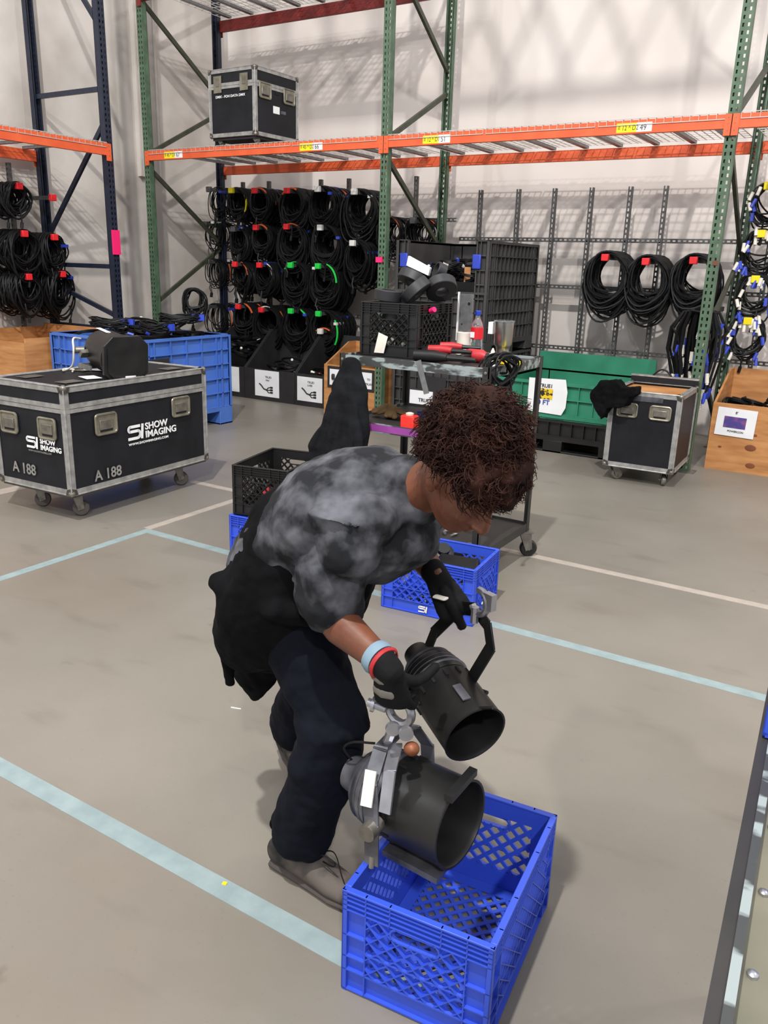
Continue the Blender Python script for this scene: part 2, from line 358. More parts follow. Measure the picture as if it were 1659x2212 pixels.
def deck(name, label, x0, x1, y0, y1, z, loc=(0, 0, 0), rz=0, missing=False, lip=True):
    t = thing(name, label, 'wire deck', loc, rz)
    m = MB(); r = .0028
    nx = int((x1-x0)/.064); ny = int((y1-y0)/.11)
    for i in range(nx+1):
        x = x0+(x1-x0)*i/nx; m.box(x-r, x+r, y0, y1, z-r, z+r)
        if lip: m.box(x-r*.7, x+r*.7, y0-.004, y0, z-.042, z)
    for i in range(ny+1):
        y = y0+(y1-y0)*i/ny; m.box(x0, x1, y-r, y+r, z, z+2*r)
    if lip: m.box(x0, x1, y0-.007, y0-.004, z-.044, z-.038)
    m.build('wire_mesh', 'wire', t)
    for k in range(3):
        x = x0+(x1-x0)*(.16+.34*k)
        q = MB(); q.box(x-.024, x+.024, y0+.04, y1-.04, z-.032, z-.006); q.build('support_channel', 'galv', t)
    return t
names = ['left', 'middle', 'right']
for k in range(3):
    deck('wire_deck', names[k]+' wire mesh deck panel on the shelf of the left green bay', -7.55+k*1.03, -6.55+k*1.03, 6.985, 8.26, ZB+.006)
    deck('wire_deck', names[k]+' wire mesh deck panel on the shelf of the right green bay', -4.36+k*1.0, -3.39+k*1.0, 6.985, 8.26, ZB+.006)
    deck('wire_deck', names[k]+' wire mesh deck panel on the highest shelf at the top of the photo', -7.55+k*1.03, -6.55+k*1.03, 6.985, 8.26, 4.37)
deck('wire_deck', 'wire mesh deck panel at the right edge past the right green post', -1.28, -.3, 6.985, 8.26, ZB+.006)
for k in range(2):
    deck('wire_deck', ['nearer', 'farther'][k]+' wire mesh deck panel on the navy rack at the left edge', 0, .98, 0, 1.13, .006, (-6.985, 3.95+k*1.0, 2.67), PI/2)
m = MB().box(-.035, .035, -.02, 0, 0, .05).build('pink_tag', 'pink'); tag(m, 'small square pink tag on the middle green post', 'tag', loc=(-4.43, 6.999, 1.62))
m = MB().box(-.02, .02, -.004, 0, 0, .035).build('price_tag', 'skin'); tag(m, 'small tan sticker on the right green post', 'tag', loc=(-1.32, 6.999, 1.67))
# ------------------------------------------------------------------ slotted strut grid on the wall
def strut(label, p0, p1, group=None):
    p0, p1 = V(p0), V(p1); d = p1-p0; Ln = d.length; m = MB(); w_ = .021
    # built along local x, open slots in the front face (toward -Y)
    m.box(0, Ln, 0, .003, -w_, -.0075); m.box(0, Ln, 0, .003, .0075, w_)
    x = 0
    while x < Ln: m.box(x, min(Ln, x+.022), 0, .003, -.0075, .0075); x += .05
    m.box(0, Ln, .003, .04, -w_, -w_+.003); m.box(0, Ln, .003, .04, w_-.003, w_)
    o = m.build('slotted_strut', 'strut'); tag(o, label, 'metal strut', group)
    o.location = p0
    if abs(d.z) > .5: o.rotation_euler = (0, -PI/2, 0)
    return o
SX = [-4.1, -3.66, -3.26, -2.87, -2.48, -2.14]
pl = ['first', 'second', 'third', 'fourth', 'fifth', 'sixth']
for i, x in enumerate(SX): strut(pl[i]+' upright slotted strut from the left on the bare right wall grid', (x, 8.47, 0), (x, 8.47, 2.4))
for z, n_ in ((1.9, 'highest'), (1.43, 'middle'), (.80, 'lowest')): strut(n_+' horizontal slotted strut of the bare right wall grid', (-4.35, 8.515, z), (-.9, 8.515, z))
for i, x in enumerate((-7.48, -7.05, -6.24, -5.83, -4.91)): strut(pl[i]+' upright slotted strut from the left behind the hanging cable wall', (x, 8.47, 0), (x, 8.47, 2.56))
for z, n_ in ((2.1, 'upper'), (.98, 'lower')): strut(n_+' horizontal slotted strut behind the hanging cable wall', (-7.95, 8.515, z), (-4.4, 8.515, z))
strut('upright slotted strut standing beyond the right green frame', (-1.15, 8.47, 0), (-1.15, 8.47, 2.6))
st = strut('upright slotted strut on the left wall behind the hanging coils', (-8.15, 5.6, 0), (-8.15, 5.6, 2.5))
st.rotation_euler = (0, -PI/2, 0)
# ------------------------------------------------------------------ cable hooks and coils
random.seed(11)
def coil_mesh(r, thick, n, seed, rc=.0075, sag=1.35, tails=1, messy=.012):
    rnd = random.Random(seed); m = MB()
    for i in range(n):
        rr = r*(1-.32*rnd.random()); ry = rr*(sag+rnd.uniform(-.18, .28)); y = rnd.uniform(-thick/2, thick/2)
        ph = rnd.random()*6.28; dx = rnd.uniform(-.02, .02); pts = []
        for k in range(26):
            a = 2*PI*k/26
            pts.append((dx+rr*math.sin(a)+messy*math.sin(3*a+ph), y+.25*thick*math.sin(a+ph), -ry+ry*math.cos(a)+.03+messy*math.cos(2*a+ph)))
        m.tube(pts, rc, 5, True)
    for i in range(tails):
        a = rnd.uniform(-.9, .9); x = r*math.sin(PI+a*.6); z = -2*r*sag+.05
        p = [V((x, -thick/2, z+.05)), V((x*1.1, -thick/2-.02, z-.03)), V((x*.7, -thick/2-.02, z-.09))]
        m.tube(p, rc, 5); m.tube([p[-1], p[-1]+V((-.01, 0, -.055))], rc*1.9, 6)
    return m
variants = {}
def coil(label, loc, r=.17, thick=.12, n=13, rz=0, group=None, accent=None, seed=None, sag=1.35, ties=None, tails=1, rc=.0075):
    key = (round(r, 2), round(thick, 2), n, accent, ties, sag, tails, random.randrange(3))
    if key not in variants:
        o = thing('cable_coil', label, 'cable coil', loc, rz, group)
        coil_mesh(r, thick, n, hash(str(key)) % 9999 if False else sum(map(ord, str(key))), sag=sag, tails=tails, rc=rc).build('loops', 'cable', o)
        if accent:
            q = MB(); a0 = random.uniform(-1, 1)
            q.tube([(r*.92*math.sin(a), -thick/2-.012, .035-r*sag+r*sag*math.cos(a)) for a in [a0+t*.2 for t in range(7)]], rc*1.15, 5)
            q.build('coloured_loop', accent, o, 'coloured stretch of cable')
        if ties:
            q = MB(); a = random.choice((-.7, .8, 1.1, .3)); p = V((r*.9*math.sin(a), 0, .03-r*sag+r*sag*math.cos(a)))
            q.obox(p, (.045, 0, 0), (0, thick+.05, 0), (0, 0, .03)); q.build('tie_strap', ties, o, 'tie strap')
        variants[key] = o; return o
    return dup(variants[key], loc, rz, label, group=group)
def hook(label, x, z, m_='wcap', y0=8.47, y1=7.97, rz=0, base=None):
    t = thing('hook_arm', label, 'cable hook', base or (x, y0, z), rz)
    Ln = y0-y1
    MB().box(-.019, .019, -Ln+.0, 0, -.019, .019).build('arm', 'strut', t)
    MB().box(-.034, .034, -Ln-.045, -Ln+.0, -.032, .032).build('end_cap', m_, t, {'red': 'bright red end cap', 'gcap': 'bright green end cap', 'ycap': 'yellow end cap', 'wcap': 'pale end cap', 'strut': 'grey end'}[m_], bevel=.006)
    return t
sc = 8.0/8.3
rows = [('top', [(-7.84, 2.46, 'strut'), (-7.46, 2.44, 'ycap'), (-7.08, 2.43, 'red'), (-6.57, 2.42, 'red'), (-6.11, 2.43, 'wcap'), (-5.59, 2.39, 'wcap')]),
        ('second', [(-7.92, 2.04, 'strut'), (-7.44, 1.98, 'strut'), (-7.07, 2.0, 'red'), (-6.58, 2.01, 'red'), (-6.07, 2.0, 'wcap'), (-5.6, 1.83, 'wcap')]),
        ('third', [(-7.90, 1.57, 'strut'), (-7.43, 1.55, 'red'), (-7.02, 1.55, 'red'), (-6.52, 1.56, 'gcap'), (-6.10, 1.56, 'gcap')]),
        ('bottom', [(-7.93, .99, 'strut'), (-7.39, 1.02, 'red'), (-7.0, 1.0, 'red'), (-6.52, 1.01, 'gcap'), (-6.09, 1.0, 'gcap')])]
cname = {'red': 'red-capped', 'gcap': 'green-capped', 'ycap': 'yellow-capped', 'wcap': 'pale-capped', 'strut': 'uncapped'}
for rn, lst in rows:
    for i, (x, z, c) in enumerate(lst):
        x *= sc; z = 1.6+(z-1.6)*sc
        hook('%s hook arm, %s from the left in the %s row of the cable wall' % (cname[c], pl[i], rn), x, z, c)
        big = i in (2, 3, 4, 5) and rn != 'bottom'
        r = {0: .14, 1: .165, 2: .175, 3: .215, 4: .22, 5: .21}[i] if rn != 'bottom' else (.17 if i < 2 else .22)
        acc = [None, 'yellow', 'orangec', 'orangec', None, None][i] if rn in ('top', 'second') else [None, 'orangec', 'wcap', 'gcap', 'gcap', None][i]
        deep = 3 if i in (2, 3, 4) else 2
        for k in range(deep):
            y = 8.02+.42*(k+.5)/deep
            coil('%s cable coil on the %s hook, %s from left in the %s row' % (('front', 'middle', 'back')[k] if deep == 3 else ('front', 'back')[k], cname[c], pl[i], rn),
                 (x+random.uniform(-.01, .01), y, z), r*random.uniform(.94, 1.04), .10 if deep == 3 else .15, 38 if i else 12, random.uniform(-.12, .12),
                 None, acc if k == 0 else random.choice((None, 'orangec')), sag=1.12 if i else 1.25, ties=random.choice((None, 'bluec', 'wcap', 'bluec')), tails=3 if i < 2 else 1, rc=.0095 if i else .006)
x, z = -6.06*sc, 1.6+(.79-1.6)*sc
hook('pale-capped low hook arm below the bottom row of the cable wall', x, z, 'wcap')
coil('thin black cable loop with an orange stretch on the lowest hook of the cable wall', (x, 8.05, z), .19, .05, 4, 0, None, 'orangec', sag=.95)
for k, (x, z) in enumerate(((-4.98, 2.07), (-4.62, 2.06))):
    hook('hook arm %s the middle green post' % ('left of', 'right of')[k] + ' at shoulder height of the cable wall', x, z, 'strut')
    for q in range(2): coil('%s black cable coil %s of the middle green post, above the bulk box' % (('front', 'back')[q], ('left', 'right')[k]), (x, 8.1+.2*q, z), .17, .17, 20, .1, None, 'orangec', sag=1.2, rc=.006)
for k, (x, z) in enumerate(((-2.59, 1.73), (-2.19, 1.70), (-1.75, 1.72))):
    x *= sc; z = 1.6+(z-1.6)*sc
    hook('red-capped hook arm, %s of the three on the bare right grid' % ('leftmost', 'middle', 'rightmost')[k], x, z, 'red')
    for q in range(2):
        coil('%s large cable coil on the %s of three red-capped hooks at right' % (('front', 'back')[q], ('left', 'middle', 'right')[k]),
             (x, 8.08+.2*q, z+.02), .235-.01*k-.01*q, .145, 34, .05, None, None, sag=1.28, tails=0, rc=.009)
def conn_coil(label, loc, r, n, seed, both=True):
    o = thing('connector_cable_coil', label, 'cable coil', loc, 0); coil_mesh(r, .16, n, seed, sag=1.2, rc=.008).build('loops', 'cable', o)
    rnd = random.Random(seed)
    for k in range(20):
        a = rnd.uniform(-3, 3); p = V((r*math.sin(a)*rnd.uniform(.7, 1.1), -.09-rnd.random()*.05, .03-r*1.2+r*1.2*math.cos(a)-rnd.random()*.06)); d = V((rnd.uniform(-.5, .5), -.2, -1)).normalized()
        MB().tube([p, p+d*.07], .015, 8).build('cable_plug', 'bluec' if k % 2 else 'whitec', o, 'blue plug' if k % 2 else 'off-white plug')
    return o
for k, (x, z) in enumerate(((-1.2, 1.96), (-1.19, 1.57), (-1.2, 1.20))):
    x *= sc; z = 1.6+(z-1.6)*sc; n_ = ('topmost', 'middle', 'lowest')[k]
    hook('yellow-capped hook arm, %s at the right edge' % n_, x, z, 'ycap')
    conn_coil('black cable coil with blue and white plugs on the %s yellow-capped hook' % n_, (x, 8.07, z), .15, 14, 31+k)
hook('yellow-capped hook arm high at the right edge above the yellow-capped ones', -1.16, 2.33, 'ycap')
conn_coil('black cable coil with plugs high at the right edge of the photo', (-1.14, 8.07, 2.33), .16, 14, 44)
# hank of plug-ended cables behind the right post
hk = thing('cable_hank', 'long hank of black cables with white and blue plugs behind the right green post', 'cable hank', (-1.43, 7.30, 1.30))
m = MB(); rnd = random.Random(8); ends = []
for i in range(52):
    s_ = rnd.uniform(-1, 1); x1 = s_*.2+rnd.uniform(-.03, .03); zb = rnd.uniform(-.72, -.28); y = rnd.uniform(-.07, .10)
    p = [V((0, y, .0)), V((x1*.7, y, .04-abs(s_)*.05)), V((x1*1.1, y, -.14)), V((x1*1.15, y, max(-.32, zb+.14))), V((x1*.9, y, zb+.08)), V((x1*.8, y, zb))]
    m.tube(p, .011, 5); ends.append((p[-1], s_))
m.build('strands', 'cable', hk)
ends += [(e[0]+V((rnd.uniform(-.02, .02), -.02, rnd.uniform(.06, .22))), e[1]) for e in ends[::2]]
for p, s_ in ends:
    c = 'bluec' if rnd.random() < .5 else 'whitec'; d = V((rnd.uniform(-.3, .3), -.1, -1)).normalized()
    MB().tube([p, p+d*.08], .016, 8).tube([p+d*.08, p+d*.095], .012, 8).build('cable_plug', c, hk, 'blue plug' if c == 'bluec' else 'off-white plug')
MB().box(-.02, .02, .0, .9, -.02, .02).build('arm', 'strut', hk)
# left wall coils
for k, (y, z, c) in enumerate(((5.53, 2.26, 'red'), (5.92, 2.18, 'red'), (5.54, 1.80, 'red'), (5.90, 1.78, 'red'), (5.54, 1.37, 'red'), (5.96, 1.40, 'red'))):
    y *= 7.72/7.9; z = 1.6+(z-1.6)*.977; side = 'outer left' if k % 2 == 0 else 'inner right'; lv = ('upper', 'middle', 'lower')[k//2]
    t = hook('red-capped %s hook arm of the %s pair on the left wall' % (side, lv), 0, 0, 'red', y0=.52, y1=0, rz=PI/2, base=(-8.24, y, z))
    if k == 1: continue
    r = (.14, 0, .2, .19, .17, .2)[k]
    for q in range(2):
        coil('%s cable coil on the %s hook, %s pair on the left wall' % (('front', 'back')[q], side, lv), (-7.80-.22*q, y, z), r, .15, 28, PI/2+.05*k, None, None, sag=1.08, ties='bluec' if k in (3, 5) else None, tails=1, rc=.0085)
# ------------------------------------------------------------------ milk crates
def crate(label, loc, rz, Lx, Ly, m_, H=.28, hi=True, logo=None, handle=('x', 'y'), rot=None):
    """outer corner at the local origin, Lx along x, Ly along y"""
    t = thing('milk_crate', label, 'crate', loc, rz, rot=rot)
    sk = .003; rb = .009
    def wall(o, u, n, W, hname):
        mb = MB(); o, u, n = V(o), V(u), V(n); up_ = V((0, 0, 1))
        def bx(a, b, z0, z1, d0, d1):   # along u a..b, height, outward depth d0..d1
            c = o+u*(a+b)/2+up_*(z0+z1)/2+n*(d0+d1)/2; mb.obox(c, u*(b-a), n*(d1-d0), up_*(z1-z0))
        c_ = .058
        zt = H-.052; zb = .062
        bx(0, W, zt, H-.004, -rb-sk, -rb)                    # top band skin
        bx(0, c_, 0.004, zt, -rb-sk, -rb); bx(W-c_, W, .004, zt, -rb-sk, -rb)
        bx(c_, W-c_, .004, zb, -rb-sk, -rb)
        bx(0, W, 0, .006, -rb-sk, -.004)                      # foot
        for x in (0.0015, c_, W-c_, W-.0015): bx(x-.0015, x+.0015, .004, H, -rb, 0)
        bx(W*.33-.0015, W*.33+.0015, zt-.002, H, -rb, 0); bx(W*.67-.0015, W*.67+.0015, zt-.002, H, -rb, 0)
        for z in (H-.052, H-.039, H-.026, H-.014): bx(0, W, z-.0014, z+.0014, -rb, 0)
        for z in (.006, .062, .1, .16): bx(0, c_, z-.0016, z+.0016, -rb, 0); bx(W-c_, W, z-.0016, z+.0016, -rb, 0)
        bx(c_, W-c_, zb-.002, zb+.002, -rb, 0); bx(c_, W-c_, .006, .010, -rb, 0)
        bx(c_, W-c_, .122, .1255, -rb*.8, 0)
        # lattice
        hx0, hx1, hz0, hz1 = W/2-.058, W/2+.058, zt-.034, zt-.002
        hz = hname
        def ok(x, z):
            if not (c_ < x < W-c_ and zb < z < zt): return False
            return not (hz and hx0 < x < hx1 and hz0 < z < hz1)
        sp = .043; k = -int((W+H)/sp)
        while k < (W+H)/sp:
            for sg in (1, -1):
                pts = []; run = None; step = .004; x = c_
                while x <= W-c_:
                    z = sg*(x-W/2)+k*sp+.14
                    if ok(x, z):
                        if run is None: run = (x, z)
                        last = (x, z)
                    elif run is not None: pts.append((run, last)); run = None
                    x += step
                if run is not None: pts.append((run, last))
                for a, b in pts:
                    if abs(a[0]-b[0]) < .008: continue
                    pa = o+u*(a[0]-.003)+up_*(a[1]-.003*sg); pb = o+u*(b[0]+.003)+up_*(b[1]+.003*sg)
                    e_ = .0004*sg; mb.bar(pa-n*(rb+sk/2+e_), pb-n*(rb+sk/2+e_), .0105, sk, n); mb.bar(pa-n*(rb*.5+e_), pb-n*(rb*.5+e_), .0024, rb, n)
            k += 1
        if hz:   # framed stadium grip
            for z in (hz0, hz1): bx(hx0+.012, hx1-.012, z-.002, z+.002, -rb-sk, 0)
            for s_ in (0, 1):
                cx = (hx0+.016) if s_ == 0 else (hx1-.016); r_ = (hz1-hz0)/2; pv = None
                for q in range(7):
                    a = PI/2+PI*q/6 if s_ == 0 else -PI/2+PI*q/6
                    p = o+u*(cx+r_*math.cos(a))+up_*((hz0+hz1)/2+r_*math.sin(a))-n*((rb+sk)/2)
                    if pv is not None: mb.bar(pv, p, .004, rb+sk, n)
                    pv = p
        mb.build('side_wall', m_, t)
    wall((0, 0, 0), (1, 0, 0), (0, -1, 0), Lx, 'x' in handle); wall((Lx, Ly, 0), (-1, 0, 0), (0, 1, 0), Lx, 'x' in handle)
    wall((Lx, 0, 0), (0, 1, 0), (1, 0, 0), Ly, 'y' in handle); wall((0, Ly, 0), (0, -1, 0), (-1, 0, 0), Ly, 'y' in handle)
    q = MB(); w_ = .0145
    q.box(-.001, Lx+.001, -.001, w_, H-.006, H); q.box(-.001, Lx+.001, Ly-w_, Ly+.001, H-.006, H)
    q.box(-.001, w_, w_, Ly-w_, H-.006, H); q.box(Lx-w_, Lx+.001, w_, Ly-w_, H-.006, H)
    q.build('rim', m_, t, bevel=.0015)
    q = MB(); i = .013; e = .045
    q.box(i, Lx-i, i, e, .006, .010); q.box(i, Lx-i, Ly-e, Ly-i, .006, .010); q.box(i, e, e, Ly-e, .006, .010); q.box(Lx-e, Lx-i, e, Ly-e, .006, .010)
    sp = .0385; k = -20
    while k < 24:
        for sg in (1, -1):
            run = None; x = e
            while x <= Lx-e+.004:
                y = sg*(x-Lx/2)+k*sp+Ly/2; inside = e < y < Ly-e and x < Lx-e
                if inside and sg:
                    if run is None: run = (x, y)
                    last = (x, y)
                elif run is not None:
                    q.bar((run[0], run[1], .008+.0004*sg), (last[0], last[1], .008+.0004*sg), .010, .005); run = None
                x += .004
        k += 1
    q.build('base_grid', m_, t)
    if logo: logo(t)
    return t
crate('empty bright blue plastic milk crate on the floor nearest the camera', (-.823, 1.214, 0), math.atan2(.033, .351), .353, .48, 'blue', handle=('x',))
def crate_logo(t):
    si_logo(t, (.20, -.0015, .018), (1, 0, 0), (0, 0, 1), .032, 'whitec')
def si_logo(parent, o, ux, uy, h, m_):
    """rounded S made of three strokes next to a slanted I"""
    ux, uy = V(ux), V(uy); n = ux.cross(uy); mb = MB(); o = V(o)
    s = h/1.0; th = .19
    def P(x, y): return o+ux*(x+y*.10)*s+uy*y*s
    def stroke(a, b, w_=th):
        a, b = P(*a), P(*b); mb.bar(a, b, w_*s, .0016, n)
    stroke((.12, .90), (1.0, .90)); stroke((.10, .58), (.86, .58)); stroke((-.02, .10), (.80, .10))
    def arc(cx, cy, r_, a0, a1):
        pv = None
        for q in range(9):
            a = math.radians(a0+(a1-a0)*q/8); p = P(cx+r_*math.cos(a), cy+r_*math.sin(a))
            if pv is not None: d = (p-pv).normalized()*.02*s; mb.bar(pv-d, p+d, th*s, .0016, n)
            pv = p
    arc(.14, .74, .16, 90, 270); arc(.80, .34, .24, 90, -90)
    stroke((1.22, .0), (1.22, 1.0), .2)
    return mb.build('logo', m_, parent, 'white SI logo')
crate('blue milk crate holding black fixtures, in front of the rolling cart', (-1.912, 3.114, 0), .10, .475, .345, 'blue', logo=crate_logo)
crate('blue milk crate at the bottom of the stack of two, left of the worker', (-2.905, 3.128, 0), .12, .34, .48, 'blue')
crate('black milk crate stacked on top of a blue one, left of the worker', (-2.895, 3.150, .281), .22, .335, .475, 'blackp', H=.275)
# things inside them
t = thing('lamp_part', 'black boxy fixture with a grey stripe sticking out of the middle blue crate', 'stage light part', (-1.60, 3.30, .185), rot=(.25, .1, .45))
MB().prism([(-.11, -.05), (.11, -.05), (.13, .0), (.09, .06), (-.09, .06), (-.12, .0)], (0, -.07, 0), (1, 0, 0), (0, 0, 1), (0, .14, 0)).build('housing', 'lamp', t, bevel=.006)
MB().box(-.115, .12, -.075, -.07, -.03, -.0).build('stripe', 'lampg', t, 'grey stripe')
t = thing('lamp_part', 'round black fixture end behind the boxy one in the middle blue crate', 'stage light part', (-1.74, 3.40, .2), rot=(.5, .4, 0))
MB().lathe([(.03, -.09), (.062, -.08), (.07, 0), (.055, .06), (.03, .075)], n=20).build('housing', 'lamp', t); MB().lathe([(.032, .07), (.032, .1), (.02, .1)], n=14).build('knob', 'lamp', t)
t = MB().box(-.002, .002, -.07, .07, -.12, .09).build('paper_sheet', 'paper'); tag(t, 'white card standing in the middle blue crate', 'paper', loc=(-1.82, 3.22, .25)); t.rotation_euler = (.1, .35, .9)
for k in range(5):
    o = MB().tube([(.05*math.cos(a), .05*math.sin(a), .008*math.sin(2*a)) for a in [q*.5 for q in range(14)]], .006, 6).build('short_cable', 'cable' if k % 2 else 'whitec')
    tag(o, ['leftmost black', 'left white', 'middle black', 'right white', 'rightmost black'][k]+' short cable loop at the bottom of the middle blue crate', 'cable', 'loose cables in the middle blue crate', loc=(-1.78+.07*k, 3.22+.02*k, .03+.012*k))
for k, (c, x, y) in enumerate((('bluec', -2.70, 3.36), ('bcap', -2.62, 3.40), ('yellow', -2.58, 3.50), ('whitec', -2.72, 3.50), ('dkred', -2.80, 3.42))):
    o = MB().lathe([(.028, -.02), (.045, -.02), (.045, .02), (.028, .02)], n=20, closed=True).build('tape_roll', c)
    tag(o, ['blue', 'darker blue', 'yellow', 'white', 'red'][k]+' tape roll lying inside the stacked black crate', 'tape roll', 'tape rolls in the stacked black crate', loc=(x-.06, y-.01, .335)); o.rotation_euler = (1.2, .2*k, .4*k)
# ------------------------------------------------------------------ road cases
def caster(parent, x, y, zt, r=.05, rz=0, m_='caster'):
    m = MB(); m.box(-.045, .045, -.04, .04, -.006, 0); h = zt-r          # zt: total drop from the plate to the floor
    for s_ in (-1, 1): m.prism([(-.035, 0), (.035, 0), (.045, -h), (.01, -h-.012)], (0, s_*.026-.0015, 0), (1, 0, 0), (0, 0, 1), (0, .003, 0), 0)
    m.tube([(.028, -.032, -h), (.028, .032, -h)], .007, 8)
    wv = MB().lathe([(.012, -.018), (r*.86, -.018), (r, -.010), (r, .010), (r*.86, .018), (.012, .018)], (.028, 0, -h), (0, 1, 0), 20)
    o = m.build('caster', 'steel', parent); o.location = (x, y, 0); o.rotation_euler = (0, 0, rz)
    wo = wv.build('wheel', m_, o)
    return o
def dish(parent, c, ux, uy, w_, h_, name='handle', grip=True):
    """recessed handle dish: rim ring, sunken plate and a drop grip"""
    ux, uy = V(ux), V(uy); n = ux.cross(uy); c = V(c); mb = MB(); pts = []
    r_ = .018
    for cx, cy, a0 in ((w_/2-r_, h_/2-r_, 0), (-w_/2+r_, h_/2-r_, 90), (-w_/2+r_, -h_/2+r_, 180), (w_/2-r_, -h_/2+r_, 270)):
        for q in range(5): a = math.radians(a0+q*22.5); pts.append(c+ux*(cx+r_*math.cos(a))+uy*(cy+r_*math.sin(a))+n*.003)
    mb.tube(pts, .008, 6, True)
    mb.obox(c+n*.0015, ux*(w_-.01), uy*(h_-.01), n*.002, 1)
    o = mb.build(name, ['dish', 'dish'], parent, 'steel recessed handle')
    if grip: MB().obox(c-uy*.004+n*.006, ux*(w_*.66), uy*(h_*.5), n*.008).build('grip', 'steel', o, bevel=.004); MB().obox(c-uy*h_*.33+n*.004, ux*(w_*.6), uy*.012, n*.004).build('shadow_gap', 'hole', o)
    return o
def case(name, label, loc, rz, X, Y, Z, lid=None, gauge=.035, corner=.045, loc_z=0, bottom=True, top=True):
    t = thing(name, label, 'road case', loc, rz)
    MB().box(0.004, X-.004, .004, Y-.004, .004, Z-.004).build('body', 'laminate', t) if top else None
    g = gauge; e = MB(); th = .004
    def edge(a, b, n1, n2):
        a, b, n1, n2 = V(a), V(b), V(n1), V(n2)
        for n_, o_ in ((n1, n2), (n2, n1)):
            c = (a+b)/2-n_*th*0-o_*g/2; ln = b-a
            e.obox(c+n_*0.0, ln, o_*g, n_*th)
        e.tube([a, b], .006, 8)
    zs = [0, Z] if top else [0, Z]
    for z, nz in ((0, -1), (Z, 1)):
        edge((0, 0, z), (X, 0, z), (0, -1, 0), (0, 0, nz)); edge((0, Y, z), (X, Y, z), (0, 1, 0), (0, 0, nz))
        edge((0, 0, z), (0, Y, z), (-1, 0, 0), (0, 0, nz)); edge((X, 0, z), (X, Y, z), (1, 0, 0), (0, 0, nz))
    for x, nx in ((0, -1), (X, 1)):
        for y, ny in ((0, -1), (Y, 1)): edge((x, y, 0), (x, y, Z), (nx, 0, 0), (0, ny, 0))
    if lid:
        zz = Z-lid
        for d, hh in ((.0, .028), (-.031, .024)):
            z = zz+d
            e.box(-.003, X+.003, -.004, 0.001, z-hh, z); e.box(-.003, X+.003, Y-.001, Y+.004, z-hh, z); e.box(-.004, .001, 0, Y, z-hh, z); e.box(X-.001, X+.004, 0, Y, z-hh, z)
    e.build('aluminium_edging', 'alu', t)
    for x, sx_ in ((0, 1), (X, -1)):
        for y, sy_ in ((0, 1), (Y, -1)):
            for z, sz_ in ((0, 1), (Z, -1)):
                q = MB(); q.ell((x+sx_*.010, y+sy_*.010, z+sz_*.010), (.022, 0, 0), (0, .022, 0), (0, 0, .022), 14)
                for d in ((1, 0, 0), (0, 1, 0), (0, 0, 1)):
                    s3 = V((sx_, sy_, sz_)); dd = V((s3[0]*d[0], s3[1]*d[1], s3[2]*d[2]))
                    for o_ in ((1, 0, 0), (0, 1, 0), (0, 0, 1)):
                        if o_ == d: continue
                        nn = -V((s3[0]*o_[0], s3[1]*o_[1], s3[2]*o_[2])); oth = [v for v in ((1, 0, 0), (0, 1, 0), (0, 0, 1)) if v != d and v != o_][0]; ww = V((s3[0]*oth[0], s3[1]*oth[1], s3[2]*oth[2]))
                        p0 = V((x, y, z))+nn*.004
                        q.prism([(0, 0), (corner, 0), (corner*.75, corner*.75), (0, corner)], p0, dd, ww, nn*.003)
                q.build('corner', 'steel', t)
    return t
# big case A 188
BC = case('road_case', 'big black wheeled road case marked A 188 at the left edge', (-4.78, 3.02, .19), .045, .665, 1.235, .665, lid=.105)
Xc, Yc = .665, 1.235
for y in (.30, .97): dish(BC, (Xc+.004, y, .405 if y < .5 else .425), (0, 1, 0), (0, 0, 1), .165, .125)
for x in (.15, .50): dish(BC, (x, -.004, .40), (1, 0, 0), (0, 0, 1), .15, .125)
si_logo(BC, (Xc+.006, .475, .262), (0, 1, 0), (0, 0, 1), .098, 'white')
text('SHOW', .062, 'white', BC, (Xc+.006, .625, .316), (0, 1, 0), (0, 0, 1), bold=.0016, sx=1.1)
text('IMAGING', .062, 'white', BC, (Xc+.006, .625, .262), (0, 1, 0), (0, 0, 1), bold=.0016, sx=1.12)
text('WWW.SHOWIMAGING.COM', .022, 'white', BC, (Xc+.006, .475, .228), (0, 1, 0), (0, 0, 1), bold=.0003, sx=1.25)
text('A 188', .095, 'alu', BC, (Xc+.006, .18, .055), (0, 1, 0), (0, 0, 1), bold=.0015, sx=.95)
si_logo(BC, (.30, -.006, .26), (1, 0, 0), (0, 0, 1), .075, 'white')
text('SHOW', .045, 'white', BC, (.425, -.006, .30), (1, 0, 0), (0, 0, 1), bold=.001); text('IMAGING', .045, 'white', BC, (.425, -.006, .26), (1, 0, 0), (0, 0, 1), bold=.001)
text('WWW.SHOWIMAGING.COM', .016, 'alu', BC, (.31, -.006, .238), (1, 0, 0), (0, 0, 1))
text('A 188', .095, 'alu', BC, (.14, -.006, .085), (1, 0, 0), (0, 0, 1), bold=.0015, sx=.95)
for y in (.18, .62, 1.05):
    q = MB(); q.box(.10, .20, y-.07, y+.07, .666, .668); q.box(.46, .56, y-.07, y+.07, .666, .668); q.build('lid_dish', 'steel', BC, 'steel stacking dish')
for x, y in ((.15, .15), (Xc-.15, .15), (.15, Yc-.17), (Xc-.15, Yc-.17)): caster(BC, x, y, .19, .052, .9)
MB().box(.01, Xc-.01, .01, Yc-.01, -.02, .004).build('skid_board', 'caster', BC)
